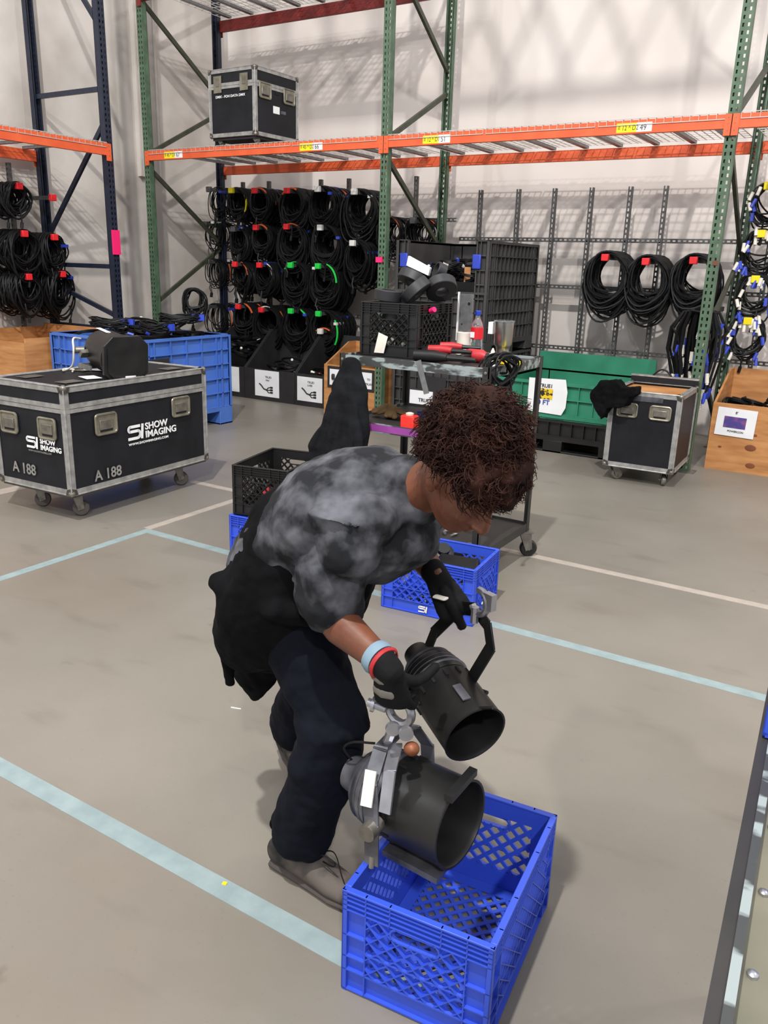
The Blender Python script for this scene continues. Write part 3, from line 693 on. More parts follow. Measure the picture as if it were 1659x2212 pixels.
# rack-top data case
TC = case('road_case', 'black road case with silver edges standing alone on the orange shelf', (-6.61, 7.0, 2.842), -.03, .645, .68, .64, lid=.13)
for x in (.13, .50):
    q = MB(); q.box(x-.055, x+.055, -.008, -.004, .42, .58); q.build('latch_dish', 'dish', TC, 'steel butterfly latch'); MB().box(x-.02, x+.02, -.014, -.008, .48, .56).build('latch', 'steel', TC)
for y in (.15, .53): dish(TC, (.649, y, .43), (0, 1, 0), (0, 0, 1), .17, .14)
text('DMX - FOH DATA DMX', .034, 'white', TC, (.10, -.0065, .37), (1, 0, 0), (0, 0, 1), bold=.0006, sx=1.15)
MB().box(.641, .6435, .28, .38, .24, .31).build('sticker', 'white', TC, 'white square sticker'); MB().box(.641, .6435, .40, .48, .25, .28).build('sticker', 'lampg', TC, 'small grey sticker')
MB().box(.641, .646, .31, .38, .42, .49).build('lock_plate', 'hole', TC)
MB().box(.02, .62, .02, .66, -.03, .0).build('skid_board', 'blackbin', TC)
for x, y in ((.07, .07), (.57, .07), (.07, .61), (.57, .61)): caster(TC, x, y, .078, .03, .3)
# small case by the right post
RC = case('road_case', 'small open black road case on casters beside the right green post', (-1.82, 6.29, .125), .03, .535, .62, .60, top=False)
q = MB(); a, b, c = .535, .62, .60
q.box(.003, a-.003, .003, .014, .004, c-.004); q.box(.003, a-.003, b-.014, b-.003, .004, c-.004); q.box(.003, .014, .01, b-.01, .004, c-.004); q.box(a-.014, a-.003, .01, b-.01, .004, c-.004); q.box(.01, a-.01, .01, b-.01, .004, .02)
q.build('body', 'laminate', RC)
q = MB(); q.box(.02, a-.02, .016, b-.016, c-.14, c-.02); q.build('wood_tray', 'wood', RC, 'bare wood inner tray')
q = MB(); q.box(.0, a, b-.012, b+.03, c+.0, c+.05); q.build('raised_back_rim', 'laminate', RC); q = MB(); q.box(-.002, a+.002, b-.014, b+.032, c+.05, c+.062); q.build('rim_edging', 'alu', RC)
MB().tube([(.17+.15*(k/8), b+.01, c+.06+.055*math.sin(PI*k/8)) for k in range(9)], .008, 6).build('strap_handle', 'cable', RC)
for x in (.14, .39): dish(RC, (x, -.004, .455), (1, 0, 0), (0, 0, 1), .15, .10)
MB().box(.37, .41, -.0135, -.012, .44, .46).build('sticker', 'white', RC, 'small white sticker')
MB().box(.14, .40, -.003, .004, .53, .57).build('name_strip', 'lampg', RC, 'grey scuffed strip')
for x, y in ((.07, .08), (a-.07, .08), (.07, b-.08), (a-.07, b-.08)): caster(RC, x, y, .125, .045, .5+x*3, 'steel')
def drape(name, label, cat, loc, rz, verts2, m_, th=.02, seed=1, parent=None):
    rnd = random.Random(seed); m = MB(); m.prism(verts2, (0, 0, 0), (1, 0, 0), (0, 0, 1), (0, th, 0))
    o = m.build(name, m_, parent); sub = o.modifiers.new('tri', 'REMESH'); sub.mode = 'VOXEL'; sub.voxel_size = .009
    tx = bpy.data.textures.new('folds', 'CLOUDS'); tx.noise_scale = .08
    d = o.modifiers.new('folds', 'DISPLACE'); d.texture = tx; d.strength = .035; d.mid_level = .5
    s_ = o.modifiers.new('smooth', 'SMOOTH'); s_.iterations = 2
    if label and not parent: tag(o, label, cat, loc=loc, rz=rz)
    return o
drape('cloth', 'black cloth thrown over the corner of the small road case', 'cloth', (-1.86, 6.17, .62), -.12, [(-.09, .02), (.02, -.12), (.06, -.03), (.20, -.0), (.22, .07), (.27, .10), (.26, .16), (.16, .14), (.10, .20), (-.02, .17), (-.09, .08)], 'cloth', .12, 3)
# ------------------------------------------------------------------ bulk containers
def bulk(name, label, loc, rz, X, Y, H, m_, base=.14, cell=.12, gate=None, fold=0, parent=None, foot=None, mfoot=None):
    t = thing(name, label, 'bulk container', loc, rz)
    foot = foot or m_
    q = MB(); q.box(0, X, 0, Y, base-.045, base)
    for x in (0, X/2-.09, X-.18):
        for y in (0, Y/2-.09, Y-.18): q.box(x, x+.18, y, y+.18, 0, base-.04)
    for y in (0, Y-.18): q.box(0, X, y, y+.18, 0, .018)
    q.build('pallet_base', foot, t, bevel=.004)
    def wall(o, u, n, W, z0, z1, open_top=0):
        q = MB(); o, u, n = V(o), V(u), V(n); k = V((0, 0, 1))
        def bx(a, b, za, zb, d0, d1): q.obox(o+u*(a+b)/2+k*(za+zb)/2+n*(d0+d1)/2, u*(b-a), n*(d1-d0), k*(zb-za))
        zt = z1-open_top
        bx(.0, W, z0, zt, -.036, -.030)
        if open_top: bx(0, .13, zt, z1, -.036, -.03); bx(W-.13, W, zt, z1, -.036, -.03)
        nz = max(1, round((z1-z0)/.13))
        for i in range(nz+1):
            z = z0+(z1-z0)*i/nz
            if z > zt+.01: bx(0, .13, z-.005, z+.005, -.03, 0); bx(W-.13, W, z-.005, z+.005, -.03, 0)
            else: bx(0, W, z-.005, z+.005, -.03, 0)
        bx(0, W, zt-.02, zt, -.036, .002)
        nx = max(2, round(W/cell))
        for i in range(nx+1):
            x = W*i/nx; inside = .14 < x < W-.14
            bx(x-.004, x+.004, z0, zt if inside else z1, -.03, -.002)
        for x in (.0, .13, W-.13, W): bx(max(0, x-.006), min(W, x+.006), z0, z1, -.036, .0)
        q.build('side_panel', m_, t)
    wall((0, 0, 0), (1, 0, 0), (0, -1, 0), X, base, H, gate or 0); wall((X, Y, 0), (-1, 0, 0), (0, 1, 0), X, base, H)
    wall((X, 0, 0), (0, 1, 0), (1, 0, 0), Y, base, H); wall((0, Y, 0), (0, -1, 0), (-1, 0, 0), Y, base, H)
    return t
BB = bulk('bulk_container', 'blue ribbed plastic bulk container full of cables, behind the big road case', (-6.87, 5.0, 0), 0, 1.2, 1.2, .89, 'bulkblue', base=.18, cell=.2)
q = MB(); q.box(1.203, 1.212, .05, .36, .52, .72); q.build('sign_board', 'ink', BB, 'dark sign board'); q = MB(); q.box(1.212, 1.215, .02, .25, .50, .64); q.build('sign_sheet', 'paper', BB, 'white sheet')
BK1 = bulk('bulk_container', 'collapsed dark grey bulk container under the tall one behind the cart', (-4.315, 7.12, 0), 0, 1.0, 1.2, .78, 'greyp', base=.16, cell=.09)
BK = bulk('bulk_container', 'tall dark grey bulk container with blue latches behind the cart, full of cables', (-4.315, 7.12, .785), 0, 1.0, 1.2, 1.05, 'greyp', base=.14, cell=.09, gate=.46)
for x in (.09, .875): MB().box(x-.04, x+.045, -.02, .0, .80, .93).build('latch', 'bluec', BK, 'bright blue latch', bevel=.008)
q = MB(); q.box(.30, .62, -.004, .0, .18, .55); q.build('sign_backing', 'ink', BK1); MB().box(.20, .48, -.01, -.004, .22, .40).build('sign_sheet', 'paper', BK1, 'white sign sheet'); text('TRUE1', .05, 'ink', BK1, (.32, -.012, .29), (1, 0, 0), (0, 0, 1), bold=.001)
GB = bulk('bulk_container', 'green collapsed bulk container with the 50 FT sign, right of the cart', (-3.12, 6.99, .30), 0, 1.22, 1.1, .33, 'bgreen', base=.05, cell=.14)
MB().box(.02, 1.2, 1.04, 1.075, .33, .50).build('raised_back_panel', 'bgreen', GB)
GP = bulk('pallet_container', 'black collapsed container base under the green one', (-3.12, 6.99, 0), 0, 1.22, 1.1, .295, 'blackp', base=.15, cell=.11)
SG = thing('paper_sign', 'white TRUE1 50 FT sign with a yellow and black picture on the green container', 'sign', (-2.775, 6.975, .36))
MB().prism([(0, 0), (.33, -.01), (.365, .06), (.37, .2), (.345, .31), (0, .30)], (0, 0, 0), (1, 0, 0), (0, 0, 1), (0, .002, 0)).build('sheet', 'paper', SG)
text('TRUE1', .045, 'ink', SG, (.10, -.002, .225), (1, 0, 0), (0, 0, 1), .0004, bold=.0012); MB().box(.07, .235, -.002, -.0005, .12, .215).build('picture', 'yelprint', SG, 'yellow and black cable picture')
text('50 FT', .06, 'blueink', SG, (.065, -.002, .070), (1, 0, 0), (0, 0, 1), .0004, bold=.0015, sx=1.05)
def sign(label, loc, w_, h_, lines, pic=None, rz=0, back=None):
    t = thing('paper_sign', label, 'sign', loc, rz)
    if back: MB().box(-back, w_+back, .0, .003, -back, h_+back).build('backing', 'ink', t, 'black backing')
    MB().box(0, w_, -.002, 0, 0, h_).build('sheet', 'paper', t)
    for body, sz, x, z, m_ in lines: text(body, sz, m_, t, (x, -.0035, z), (1, 0, 0), (0, 0, 1), .0003, bold=.0006)
    if pic:
        q = MB(); pic(q); q.build('picture', 'ink', t, 'dark cable picture')
    return t
def pic3(q):   # one cable fanning out into three connectors
    q.tube([(.07, -.004, .15), (.10, -.004, .13), (.14, -.004, .09), (.19, -.004, .08)], .008, 6)
    for dz in (-.03, .0, .03): q.tube([(.18, -.004, .08), (.21, -.004, .08+dz), (.25, -.004, .085+dz)], .006, 6); q.box(.24, .275, -.008, -.002, .075+dz, .095+dz)
# ------------------------------------------------------------------ floor bins
def bin_(label, x0, x1, y0, y1, hf, hb, m_, th=.018):
    t = thing('storage_bin', label, 'bin', (x0, y0, 0)); w_, d = x1-x0, y1-y0
    MB().box(0, w_, 0, th, 0, hf).build('front_board', m_, t); MB().box(0, w_, d-th, d, 0, hb).build('back_board', m_, t)
    for a in (0, w_-th): MB().prism([(th, 0), (d-th, 0), (d-th, hb), (d*.75, hb), (th, hf)], (a, 0, 0), (0, 1, 0), (0, 0, 1), (th, 0, 0)).build('side_board', m_, t)
    MB().box(th, w_-th, th, d-th, 0, .02).build('bottom_board', m_, t)
    return t
bx0 = [-7.3, -6.63, -5.86, -5.24]
for k in range(3):
    t = bin_(['leftmost black slanted floor bin, half hidden by the blue container', 'black slanted floor bin below the cable wall with the TRUE1 picture sign', 'black slanted floor bin beside the wooden bin'][k], bx0[k]+.003, bx0[k+1]-.003, 7.48, 8.15, .37, .78, 'blackbin')
sign('white cable picture sign on the middle black floor bin', (-6.46, 7.475, .05), .37, .31, [('TRUE1', .035, .16, .22, 'ink'), ('FAN', .028, .17, .185, 'ink')], pic3)
sign('white TRUE1 3-FER picture sign on the right black floor bin', (-5.82, 7.475, .06), .36, .28, [('TRUE1', .035, .15, .21, 'ink'), ('3-FER', .03, .15, .175, 'ink')], pic3)
sign('white sign at the left end of the black floor bins', (-6.93, 7.475, .06), .22, .30, [])
WB = bin_('wooden two-bay floor bin with two black-framed signs, behind the cart leg', -5.20, -4.47, 7.15, 7.75, .56, .77, 'wood')
for a in (.36,): MB().box(a, a+.02, -.012, .55, 0, .56).build('divider', 'wood', WB)
MB().box(.03, .70, .05, .55, .02, .5).build('cable_heap', 'cable', WB, 'black cables inside')['kind'] = 'stuff'
sign('black-framed white sign reading TO TRUE1, left on the wooden bin', (-5.12, 7.143, .345), .17, .17, [('TO', .03, .10, .09, 'ink'), ('TRUE1', .03, .085, .04, 'ink')], lambda q: q.lathe([(.016, 0), (.02, .01), (.02, .05), (.014, .06)], (.05, -.006, .06), (0, 0, 1), 10), back=.03)
sign('black-framed white plug sign, right on the wooden bin', (-4.75, 7.143, .345), .17, .17, [('TO', .03, .11, .09, 'ink'), ('TRUE1', .03, .09, .04, 'ink')], lambda q: q.tube([(.03, -.005, .12), (.04, -.005, .07), (.07, -.005, .06)], .01, 6), back=.03)
WR = bin_('plywood bin with dark knots and a white sign at the right edge', -1.225, -.25, 7.27, 8.0, .57, .80, 'wood')
for x, z, r_ in ((.36, .07, .03), (.34, .22, .035), (.10, .2, .012), (.36, .33, .014), (.62, .3, .02)): MB().ell((x, -.0005, z), (r_*1.3, 0, 0), (0, .0015, 0), (0, 0, r_*.8), 12).build('knot', 'knot', WR, 'dark wood knot')
t = sign('white sign with a violet picture on the plywood bin at the right edge', (-1.185, 7.262, .305), .31, .235, [("8'", .03, .14, .19, 'ink'), ('POWERCON', .022, .10, .035, 'ink')]); t.rotation_euler = (0, .03, 0)
MB().box(.06, .235, -.0035, -.0005, .07, .165).build('picture', 'violet', t, 'violet and blue picture')
LB = thing('storage_bin', 'big open plywood bin at the left edge behind the road case', 'bin', (-8.12, 4.75, 0))
for nm, b_ in (('front_board', (0, 1.2, 0, .02, 0, .80)), ('back_board', (0, 1.2, 1.1, 1.12, 0, .87)), ('side_board', (0, .02, .02, 1.1, 0, .84)), ('side_board', (1.18, 1.2, .02, 1.1, 0, .84)), ('bottom_board', (.02, 1.18, .02, 1.1, .01, .03))): MB().box(*b_).build(nm, 'wood', LB)
# ------------------------------------------------------------------ cable heaps (nobody could count the strands)
def heap(name, label, loc, X, Y, Z, n, seed, parent=None, accent=True, rc=.008):
    rnd = random.Random(seed); m = MB(); m.box(-X*.46, X*.46, -Y*.46, Y*.46, -.3*Z, .2*Z, 0)
    for i in range(n):
        cx, cy = rnd.uniform(-X/2, X/2)*.8, rnd.uniform(-Y/2, Y/2)*.8
        r_ = rnd.uniform(.07, .15); zc = .2*Z+rnd.random()*Z*.7*(1-abs(cx)/X)*(1-abs(cy)/Y); tx, ty, ph = rnd.uniform(-.6, .6), rnd.uniform(-.6, .6), rnd.random()*6
        for w_ in range(2):
            pts = [(max(-X/2, min(X/2, cx+r_*math.cos(a)*(1+.2*math.sin(2*a+ph)))), max(-Y/2, min(Y/2, cy+r_*math.sin(a))), max(0, zc+tx*r_*math.cos(a)*.5+ty*r_*math.sin(a)*.5+.012*w_)) for a in [2*PI*k/16 for k in range(16)]]
            m.tube(pts, rc, 5, True, 0)
        if i % 3 == 0:
            p = V((cx, cy, zc+.03)); m.tube([p, p+V((rnd.uniform(-.05, .05), rnd.uniform(-.05, .05), .015))], rc*2, 6, mi=rnd.choice((1, 2, 0, 3, 0)) if accent else 0)
    o = m.build(name, ['cable', 'bluec', 'whitec', 'orangec'], parent)
    if parent: o['kind'] = 'stuff'
    else: tag(o, label, 'cables', kind='stuff', loc=loc)
    return o
heap('cable_pile', 'tangled pile of black cables heaped in the blue bulk container', (-6.27, 5.60, .72), 1.08, 1.08, .34, 70, 3)
heap('cable_pile', 'tangled black cables filling the tall grey bulk container behind the cart', (-3.82, 7.70, 1.40), .88, .98, .32, 60, 4)
for k, (x, y) in enumerate(((-6.95, 7.82), (-6.24, 7.82), (-5.55, 7.82))): heap('cable_pile', 'dark cables lying in the %s black slanted bin' % ('leftmost', 'middle', 'rightmost')[k], (x, y, .2 if k else .45), .56, .5, .3, 22 if k else 40, 20+k)
heap('cable_pile', 'blue and white tipped cables heaped in the plywood bin at right', (-.74, 7.6, .42), .9, .5, .22, 26, 9)
t = thing('cable_coil', 'thick black cable coil standing on edge on the pile in the blue container', 'cable coil', (-6.05, 6.10, 1.28), .5)
coil_mesh(.11, .1, 16, 77, sag=1.25).build('loops', 'cable', t)
for k, (x, y, z, r_) in enumerate(((-5.9, 5.45, .96, .14), (-6.35, 5.3, .98, .15), (-6.0, 5.85, 1.02, .15))):
    m = MB(); rnd = random.Random(50+k)
    for i in range(9): m.tube([(r_*rnd.uniform(.7, 1.1)*1.3*math.cos(a), r_*.8*math.sin(a), .02*math.sin(a*2+i)+.01*i*.6) for a in [2*PI*q/18 for q in range(18)]], .008, 5, True)
    o = thing('cable_coil', ['black cable coil with blue tie at the near edge of the blue container', 'black cable coil lying left on the blue container pile', 'black cable coil lying far back on the blue container pile'][k], 'cable coil', (x, y, z), .4*k); m.build('loops', 'cable', o)
    MB().obox((r_*1.15, 0, .03), (.12, 0, 0), (0, .035, 0), (0, 0, .06)).build('tie_strap', 'bluec', o, 'blue tie strap')
o = MB().box(-.03, .03, -.012, .012, 0, .16).build('wood_block', 'wood'); tag(o, 'small brown wood board upright among the cables in the tall container', 'board', loc=(-3.62, 7.30, 1.44), rz=.5)
# ------------------------------------------------------------------ rolling cart
CO = (-2.47, 3.55, 0)
CT = thing('rolling_cart', 'dark metal three-shelf rolling cart with chipped paint behind the worker', 'cart', CO)
cw, cdp = .85, .68
for nm, z, lip, m_ in (('top_shelf', 1.14, 'cartpaint', 'cartdark'), ('middle_shelf', .80, 'cartpaint', 'cartdark'), ('bottom_shelf', .20, 'cartdark', 'cartdark')):
    q = MB(); q.box(.0, cw, .0, cdp, z-.014, z-.01, 1)
    for b_ in ((0, cw, -.004, .0, z-.045, z+.004), (0, cw, cdp, cdp+.004, z-.045, z+.004), (-.004, 0, 0, cdp, z-.045, z+.004), (cw, cw+.004, 0, cdp, z-.045, z+.004)): q.box(*b_, 0)
    q.build(nm, [lip, m_], CT, bevel=.001)
for x in (-.006, cw-.028):
    for y in (-.006, cdp-.028):
        q = MB(); q.box(x, x+.034, y, y+.005, .14, 1.15) if y < .1 else q.box(x, x+.034, y+.029, y+.034, .14, 1.15)
        q.box(x, x+.005, y, y+.034, .14, 1.15) if x < .1 else q.box(x+.029, x+.034, y, y+.034, .14, 1.15)
        q.build('leg', 'cartdark', CT)
        for z in (1.12, .78, .18): MB().lathe([(.008, 0), (.008, .005), (.004, .007)], (x+.018, y-.001 if y < .1 else y+.034, z), (0, -1 if y < .1 else 1, 0), 8).build('bolt', 'steel', CT)
        caster(CT, x+.017, y+.017, .155, .05, .6, 'blackp').location = (x+.017, y+.017, .155)
MB().box(.02, cw-.02, -.0055, -.004, .762, .798).build('purple_tape', 'purple', CT, 'strip of purple tape on the middle shelf edge')
def P(*a): return tuple(a)
# things on the top shelf (z 1.13)
ZT = 1.131
crate('black milk crate heaped with tape rolls on the cart top', (-2.455, 3.70, ZT), .02, .35, .40, 'blackp')
def roll(label, c, d, r=.07, w_=.05, m_='duct', core='ink', cr=.038):
    o = thing('tape_roll', label, 'tape roll', c); d = V(d).normalized()
    MB().lathe([(cr, -w_/2), (r-.003, -w_/2), (r, -w_/2+.003), (r, w_/2-.003), (r-.003, w_/2), (cr, w_/2)], (0, 0, 0), d, 32, closed=True).build('tape', m_, o)
    MB().lathe([(cr-.003, -w_/2-.001), (cr+.001, -w_/2-.001), (cr+.001, w_/2+.001), (cr-.003, w_/2+.001)], (0, 0, 0), d, 24, closed=True).build('core', core, o)
    return o
roll('black tape roll lying flat at the left rim of the cart crate', (-2.34, 3.79, 1.445), (.1, 0, 1), .075, .055)
roll('black tape roll tilted on top of the heap in the cart crate', (-2.27, 3.93, 1.53), (.25, .5, 1), .085, .05)
roll('black tape roll leaning forward in the middle of the cart crate', (-2.19, 3.82, 1.475), (-.75, -.2, .8), .085, .055)
roll('black tape roll leaning at the right side of the cart crate', (-2.12, 3.97, 1.49), (-.55, .5, .8), .085, .055)
roll('smaller black tape roll on end at the back of the cart crate', (-2.17, 4.04, 1.575), (-.6, -.7, .4), .045, .05)
roll('black tape roll seen through the side of the cart crate', (-2.30, 3.80, 1.33), (.2, .1, 1), .07, .055)
o = MB().prism([(0, 0), (.14, -.05), (.15, -.01), (.01, .05)], (0, 0, 0), (1, 0, 0), (0, 0, 1), (0, .02, 0)).build('paper_strip', 'paper'); tag(o, 'long white paper strip sticking up behind the tape rolls', 'paper', loc=(-2.37, 4.02, 1.60))
o = MB().tube([(0, 0, 0), (.0, -.03, .01)], .014, 10).build('marker_cap', 'pink'); tag(o, 'pink marker poking out of the side of the cart crate', 'marker', loc=(-2.10, 3.83, 1.375)); o.rotation_euler = (0, 0, 1.2)
o = MB().prism([(0, 0), (.06, .01), (.07, .10), (.01, .11)], (0, 0, 0), (1, 0, 0), (0, 0, 1), (0, .001, 0)).build('paper_tag', 'whitec'); tag(o, 'cream paper tag hanging on the front of the cart crate', 'paper', loc=(-2.36, 3.695, 1.15)); o.rotation_euler = (0, .15, 0)
for k in range(4):
    o = MB().ell((0, 0, 0), (.03, 0, 0), (0, .02, 0), (0, 0, .035), 10).build('cloth_wad', 'whitec'); tag(o, ['leftmost', 'second', 'third', 'rightmost'][k]+' crumpled off-white wad seen low through the cart crate', 'wad', 'off-white wads in the cart crate', loc=(-2.38+.07*k, 3.78, 1.175+.02*(k % 2)))
t = thing('metal_plate', 'grey perforated metal plate standing on a white tape roll on the cart', 'metal plate', (-2.03, 4.10, 1.26))
MB().box(-.04, .04, 0, .006, 0, .20).lathe([(.007, -.001), (.007, 0)], (.015, 0, .155), (0, 1, 0), 10).build('plate', 'galv', t, bevel=.002); MB().box(-.052, -.044, -.002, .008, -.05, .21).build('white_edge', 'white', t); 
MB().lathe([(.008, 0), (.008, -.001)], (.018, -.001, .15), (0, 1, 0), 12).build('hole', 'hole', t); MB().lathe([(.004, 0), (.004, -.001)], (-.02, -.001, .04), (0, 1, 0), 12).build('hole', 'hole', t)
roll('white tape roll standing under the metal plate on the cart', (-2.03, 4.10, 1.196), (0, 0, 1), .042, .125, 'whitec', 'whitec', .02)
# bottle, tumbler, small spray
BO = thing('soda_bottle', 'clear plastic soda bottle with red label and blue cap on the cart', 'bottle', (-1.945, 4.08, ZT))
MB().lathe([(.028, 0), (.034, .008), (.034, .07), (.032, .09), (.034, .10), (.034, .15), (.028, .18), (.015, .205), (.0125, .215), (.0125, .225)], n=28).build('bottle_body', 'glass', BO)
MB().lathe([(.0348, .098), (.0348, .158)], n=28).build('label_band', 'cola', BO, 'red label'); MB().box(-.022, .002, -.0365, -.0345, .105, .135).build('label_patch', 'white', BO, 'white patch on the label')
MB().lathe([(.015, .222), (.016, .226), (.016, .244), (.013, .247)], n=20).build('cap', 'bcap', BO, 'blue screw cap')
TU = thing('steel_tumbler', 'tall brushed steel tumbler on the right end of the cart top', 'tumbler', (-1.745, 3.98, ZT))
MB().lathe([(.030, 0), (.033, .003), (.034, .06), (.036, .075), (.047, .09), (.052, .20), (.053, .205), (.051, .206), (.049, .20), (.044, .1)], n=32).build('tumbler_body', 'inox', TU)
MB().lathe([(.054, .204), (.055, .208), (.053, .212), (.02, .212)], n=32).build('lid', 'glass', TU); MB().box(-.075, -.05, -.03, .01, .14, .20).build('magnet_tab', 'white', TU, 'white tab')
SB = thing('glue_bottle', 'small pale squeeze bottle at the front edge of the cart top', 'bottle', (-1.69, 3.74, ZT))
MB().lathe([(.024, 0), (.026, .004), (.020, .008), (.019, .055), (.016, .062), (.010, .066)], n=18).build('bottle_body', 'white', SB); MB().lathe([(.010, .066), (.011, .072), (.003, .09)], n=12).build('nozzle', 'whitec', SB)
def tool(label, loc, rz, m1, m2, ln=.22, r=.02):
    t = thing('hand_tool', label, 'tool', loc, rz)
    MB().tube([(0, 0, r), (ln*.3, .01, r*1.05), (ln*.55, 0, r)], [r, r*1.1, r*.7], 10).build('grip', m1, t); MB().tube([(ln*.55, 0, r), (ln*.8, 0, r), (ln, 0, r)], [r*.6, r*.5, r*.35], 8).build('shaft', m2, t); return t
tool('red and black pliers-like tool nearest the cart crate', (-2.08, 3.79, ZT+.03), .1, 'dkred', 'lamp', .24, .022)
tool('second red tool lying across the first on the cart top', (-2.06, 3.88, ZT+.045), .25, 'dkred', 'blackp', .22, .02)
tool('black long-handled tool at the front edge of the cart top', (-2.10, 3.68, ZT), .05, 'lamp', 'lamp', .34, .028)
tool('black tool lying right of the red ones on the cart top', (-1.92, 3.86, ZT), .05, 'lamp', 'galv', .2, .022)
DR = thing('cordless_drill', 'red and black power tool lying on the right of the cart top', 'power tool', (-1.82, 3.84, ZT), -.2)
MB().tube([(-.08, 0, .035), (-.05, 0, .035), (.03, 0, .035), (.06, 0, .035)], [.022, .032, .033, .018], 14).build('motor_housing', 'dkred', DR); MB().tube([(.06, 0, .035), (.09, 0, .035), (.10, 0, .035)], [.02, .018, .008], 12).build('chuck', 'blackp', DR); MB().obox((-.03, -.05, .025), (.03, 0, 0), (0, .10, 0), (0, 0, .035)).build('grip', 'blackp', DR, bevel=.005)
for k, (x, y, m_) in enumerate(((-1.72, 3.86, 'yelprint'), (-1.68, 3.88, 'yellow'), (-1.88, 3.95, 'brown'), (-1.83, 4.1, 'blackp'))):
    o = MB().prism([(0, 0), (.05, -.01), (.08, .02), (.05, .05), (.0, .04)], (0, 0, 0), (1, 0, 0), (0, 1, 0), (0, 0, .02+.02*(k > 1))).build('small_pouch', m_, bevel=.004); tag(o, ['yellow and black gadget in front of the tumbler', 'bright yellow scrap beside the tumbler foot', 'olive pouch behind the power tool on the cart', 'black pouch between the bottle and the tumbler'][k], 'small item', loc=(x, y, ZT))
t = thing('cable_coil', 'black cable coil hooked over the right front corner of the cart', 'cable coil', (-1.60, 3.66, 1.17), 1.1)
coil_mesh(.085, .07, 16, 61, sag=.95, rc=.005).build('loops', 'cable', t); MB().tube([(.05, -.05, -.15), (.07, -.06, -.25), (.05, -.06, -.42), (.06, -.06, -.50)], .005, 6).tube([(.06, -.06, -.50), (.065, -.06, -.55)], .010, 8).build('loose_end', 'cable', t)
o = MB().bar((0, 0, 0), (.055, -.0, -.16), .03, .003, (0, 1, 0)).build('grey_strap', 'galv'); tag(o, 'grey strap hanging over the front edge of the cart top', 'strap', loc=(-2.0, 3.542, 1.15))
# middle shelf
t = thing('canvas_gloves', 'crumpled brown canvas gloves on the middle shelf of the cart', 'gloves', (-2.32, 3.80, .79))
m = MB()
rnd = random.Random(3)
for k in range(14): a = rnd.random()*6.28; m.loft([((.09*math.cos(a), .07*math.sin(a), .015+.02*rnd.random()), .018, .014), ((.02*math.cos(a+1), .02*math.sin(a+1), .04+.02*rnd.random()), .024, .018)], 8)
m.build('canvas', 'brown', t)
o = MB().box(-.04, .04, -.03, .03, 0, .07).build('red_tub', 'redp', bevel=.006); tag(o, 'bright red plastic tub at the edge of the middle cart shelf', 'tub', loc=(-2.07, 3.60, .79)); MB().lathe([(.02, .07), (.022, .08), (.01, .085)], n=14).build('lid_knob', 'whitec', o)
o = MB().lathe([(.02, 0), (.022, .02), (.02, .03)], n=14).build('blue_cap', 'bluec'); tag(o, 'small blue plug on the middle shelf beside the gloves', 'plug', loc=(-2.2, 3.95, .79))
# bottom shelf: C clamps
for k, (x, y) in enumerate(((-1.70, 3.66), (-1.90, 3.80), (-2.02, 3.68))):
    t = thing('pipe_clamp', ['silver pipe clamp at the right corner of the bottom cart shelf', 'silver pipe clamp in the middle of the bottom cart shelf', 'silver pipe clamp left on the bottom cart shelf'][k], 'clamp', (x, y, .19), .5*k)
    MB().tube([(.035*math.cos(a), .035*math.sin(a), .012) for a in [math.radians(d) for d in range(-60, 240, 25)]], .008, 8).build('jaw', 'silver', t); MB().tube([(.0, -.06, .012), (.02, -.035, .012)], .006, 8).build('bolt', 'steel', t)
# hoodie draped over the cart corner
HO = MB(); ho = V((-2.41, 3.485, 0))
HO.loft([(ho+V((.04, 0, 1.10)), .05, .04), (ho+V((.05, -.01, 1.0)), .10, .05), (ho+V((.05, -.02, .86)), .12, .055), (ho+V((.03, -.03, .70)), .15, .06), (ho+V((.0, -.03, .58)), .165, .06), (ho+V((-.02, -.02, .50)), .15, .05)], 20, upv=(0, 1, 0))
for dx in (-.13, -.085, -.04, .01, .055, .10, .14): HO.loft([(ho+V((.04+dx*.25, -.045, 1.04)), .012, .014), (ho+V((.04+dx*.7, -.075, .82)), .02, .022), (ho+V((.01+dx*1.1, -.085, .66)), .022, .028), (ho+V((dx*1.1, -.075, .47)), .026, .03)], 10)
def blob(mb, name, m_, parent, voxel=.006, smooth=4, disp=None, origin=(0, 0, 0), label=None):
    o = mb.off(origin).build(name, m_, parent, label)
    r = o.modifiers.new('remesh', 'REMESH'); r.mode = 'VOXEL'; r.voxel_size = voxel; r.use_smooth_shade = True
    if smooth: s_ = o.modifiers.new('smooth', 'SMOOTH'); s_.iterations = smooth; s_.factor = .5
    for (sc_, st_) in (disp or ()):
        tx = bpy.data.textures.new('folds', 'CLOUDS'); tx.noise_scale = sc_; tx.noise_depth = 1
        d = o.modifiers.new('folds', 'DISPLACE'); d.texture = tx; d.strength = st_; d.mid_level = .5
    return o
t = thing('hoodie', 'dark charcoal hoodie hanging over the left front corner of the cart', 'hoodie', tuple(ho))
blob(HO, 'fabric', 'hoodie', t, .007, 3, ((.11, .035),), ho)
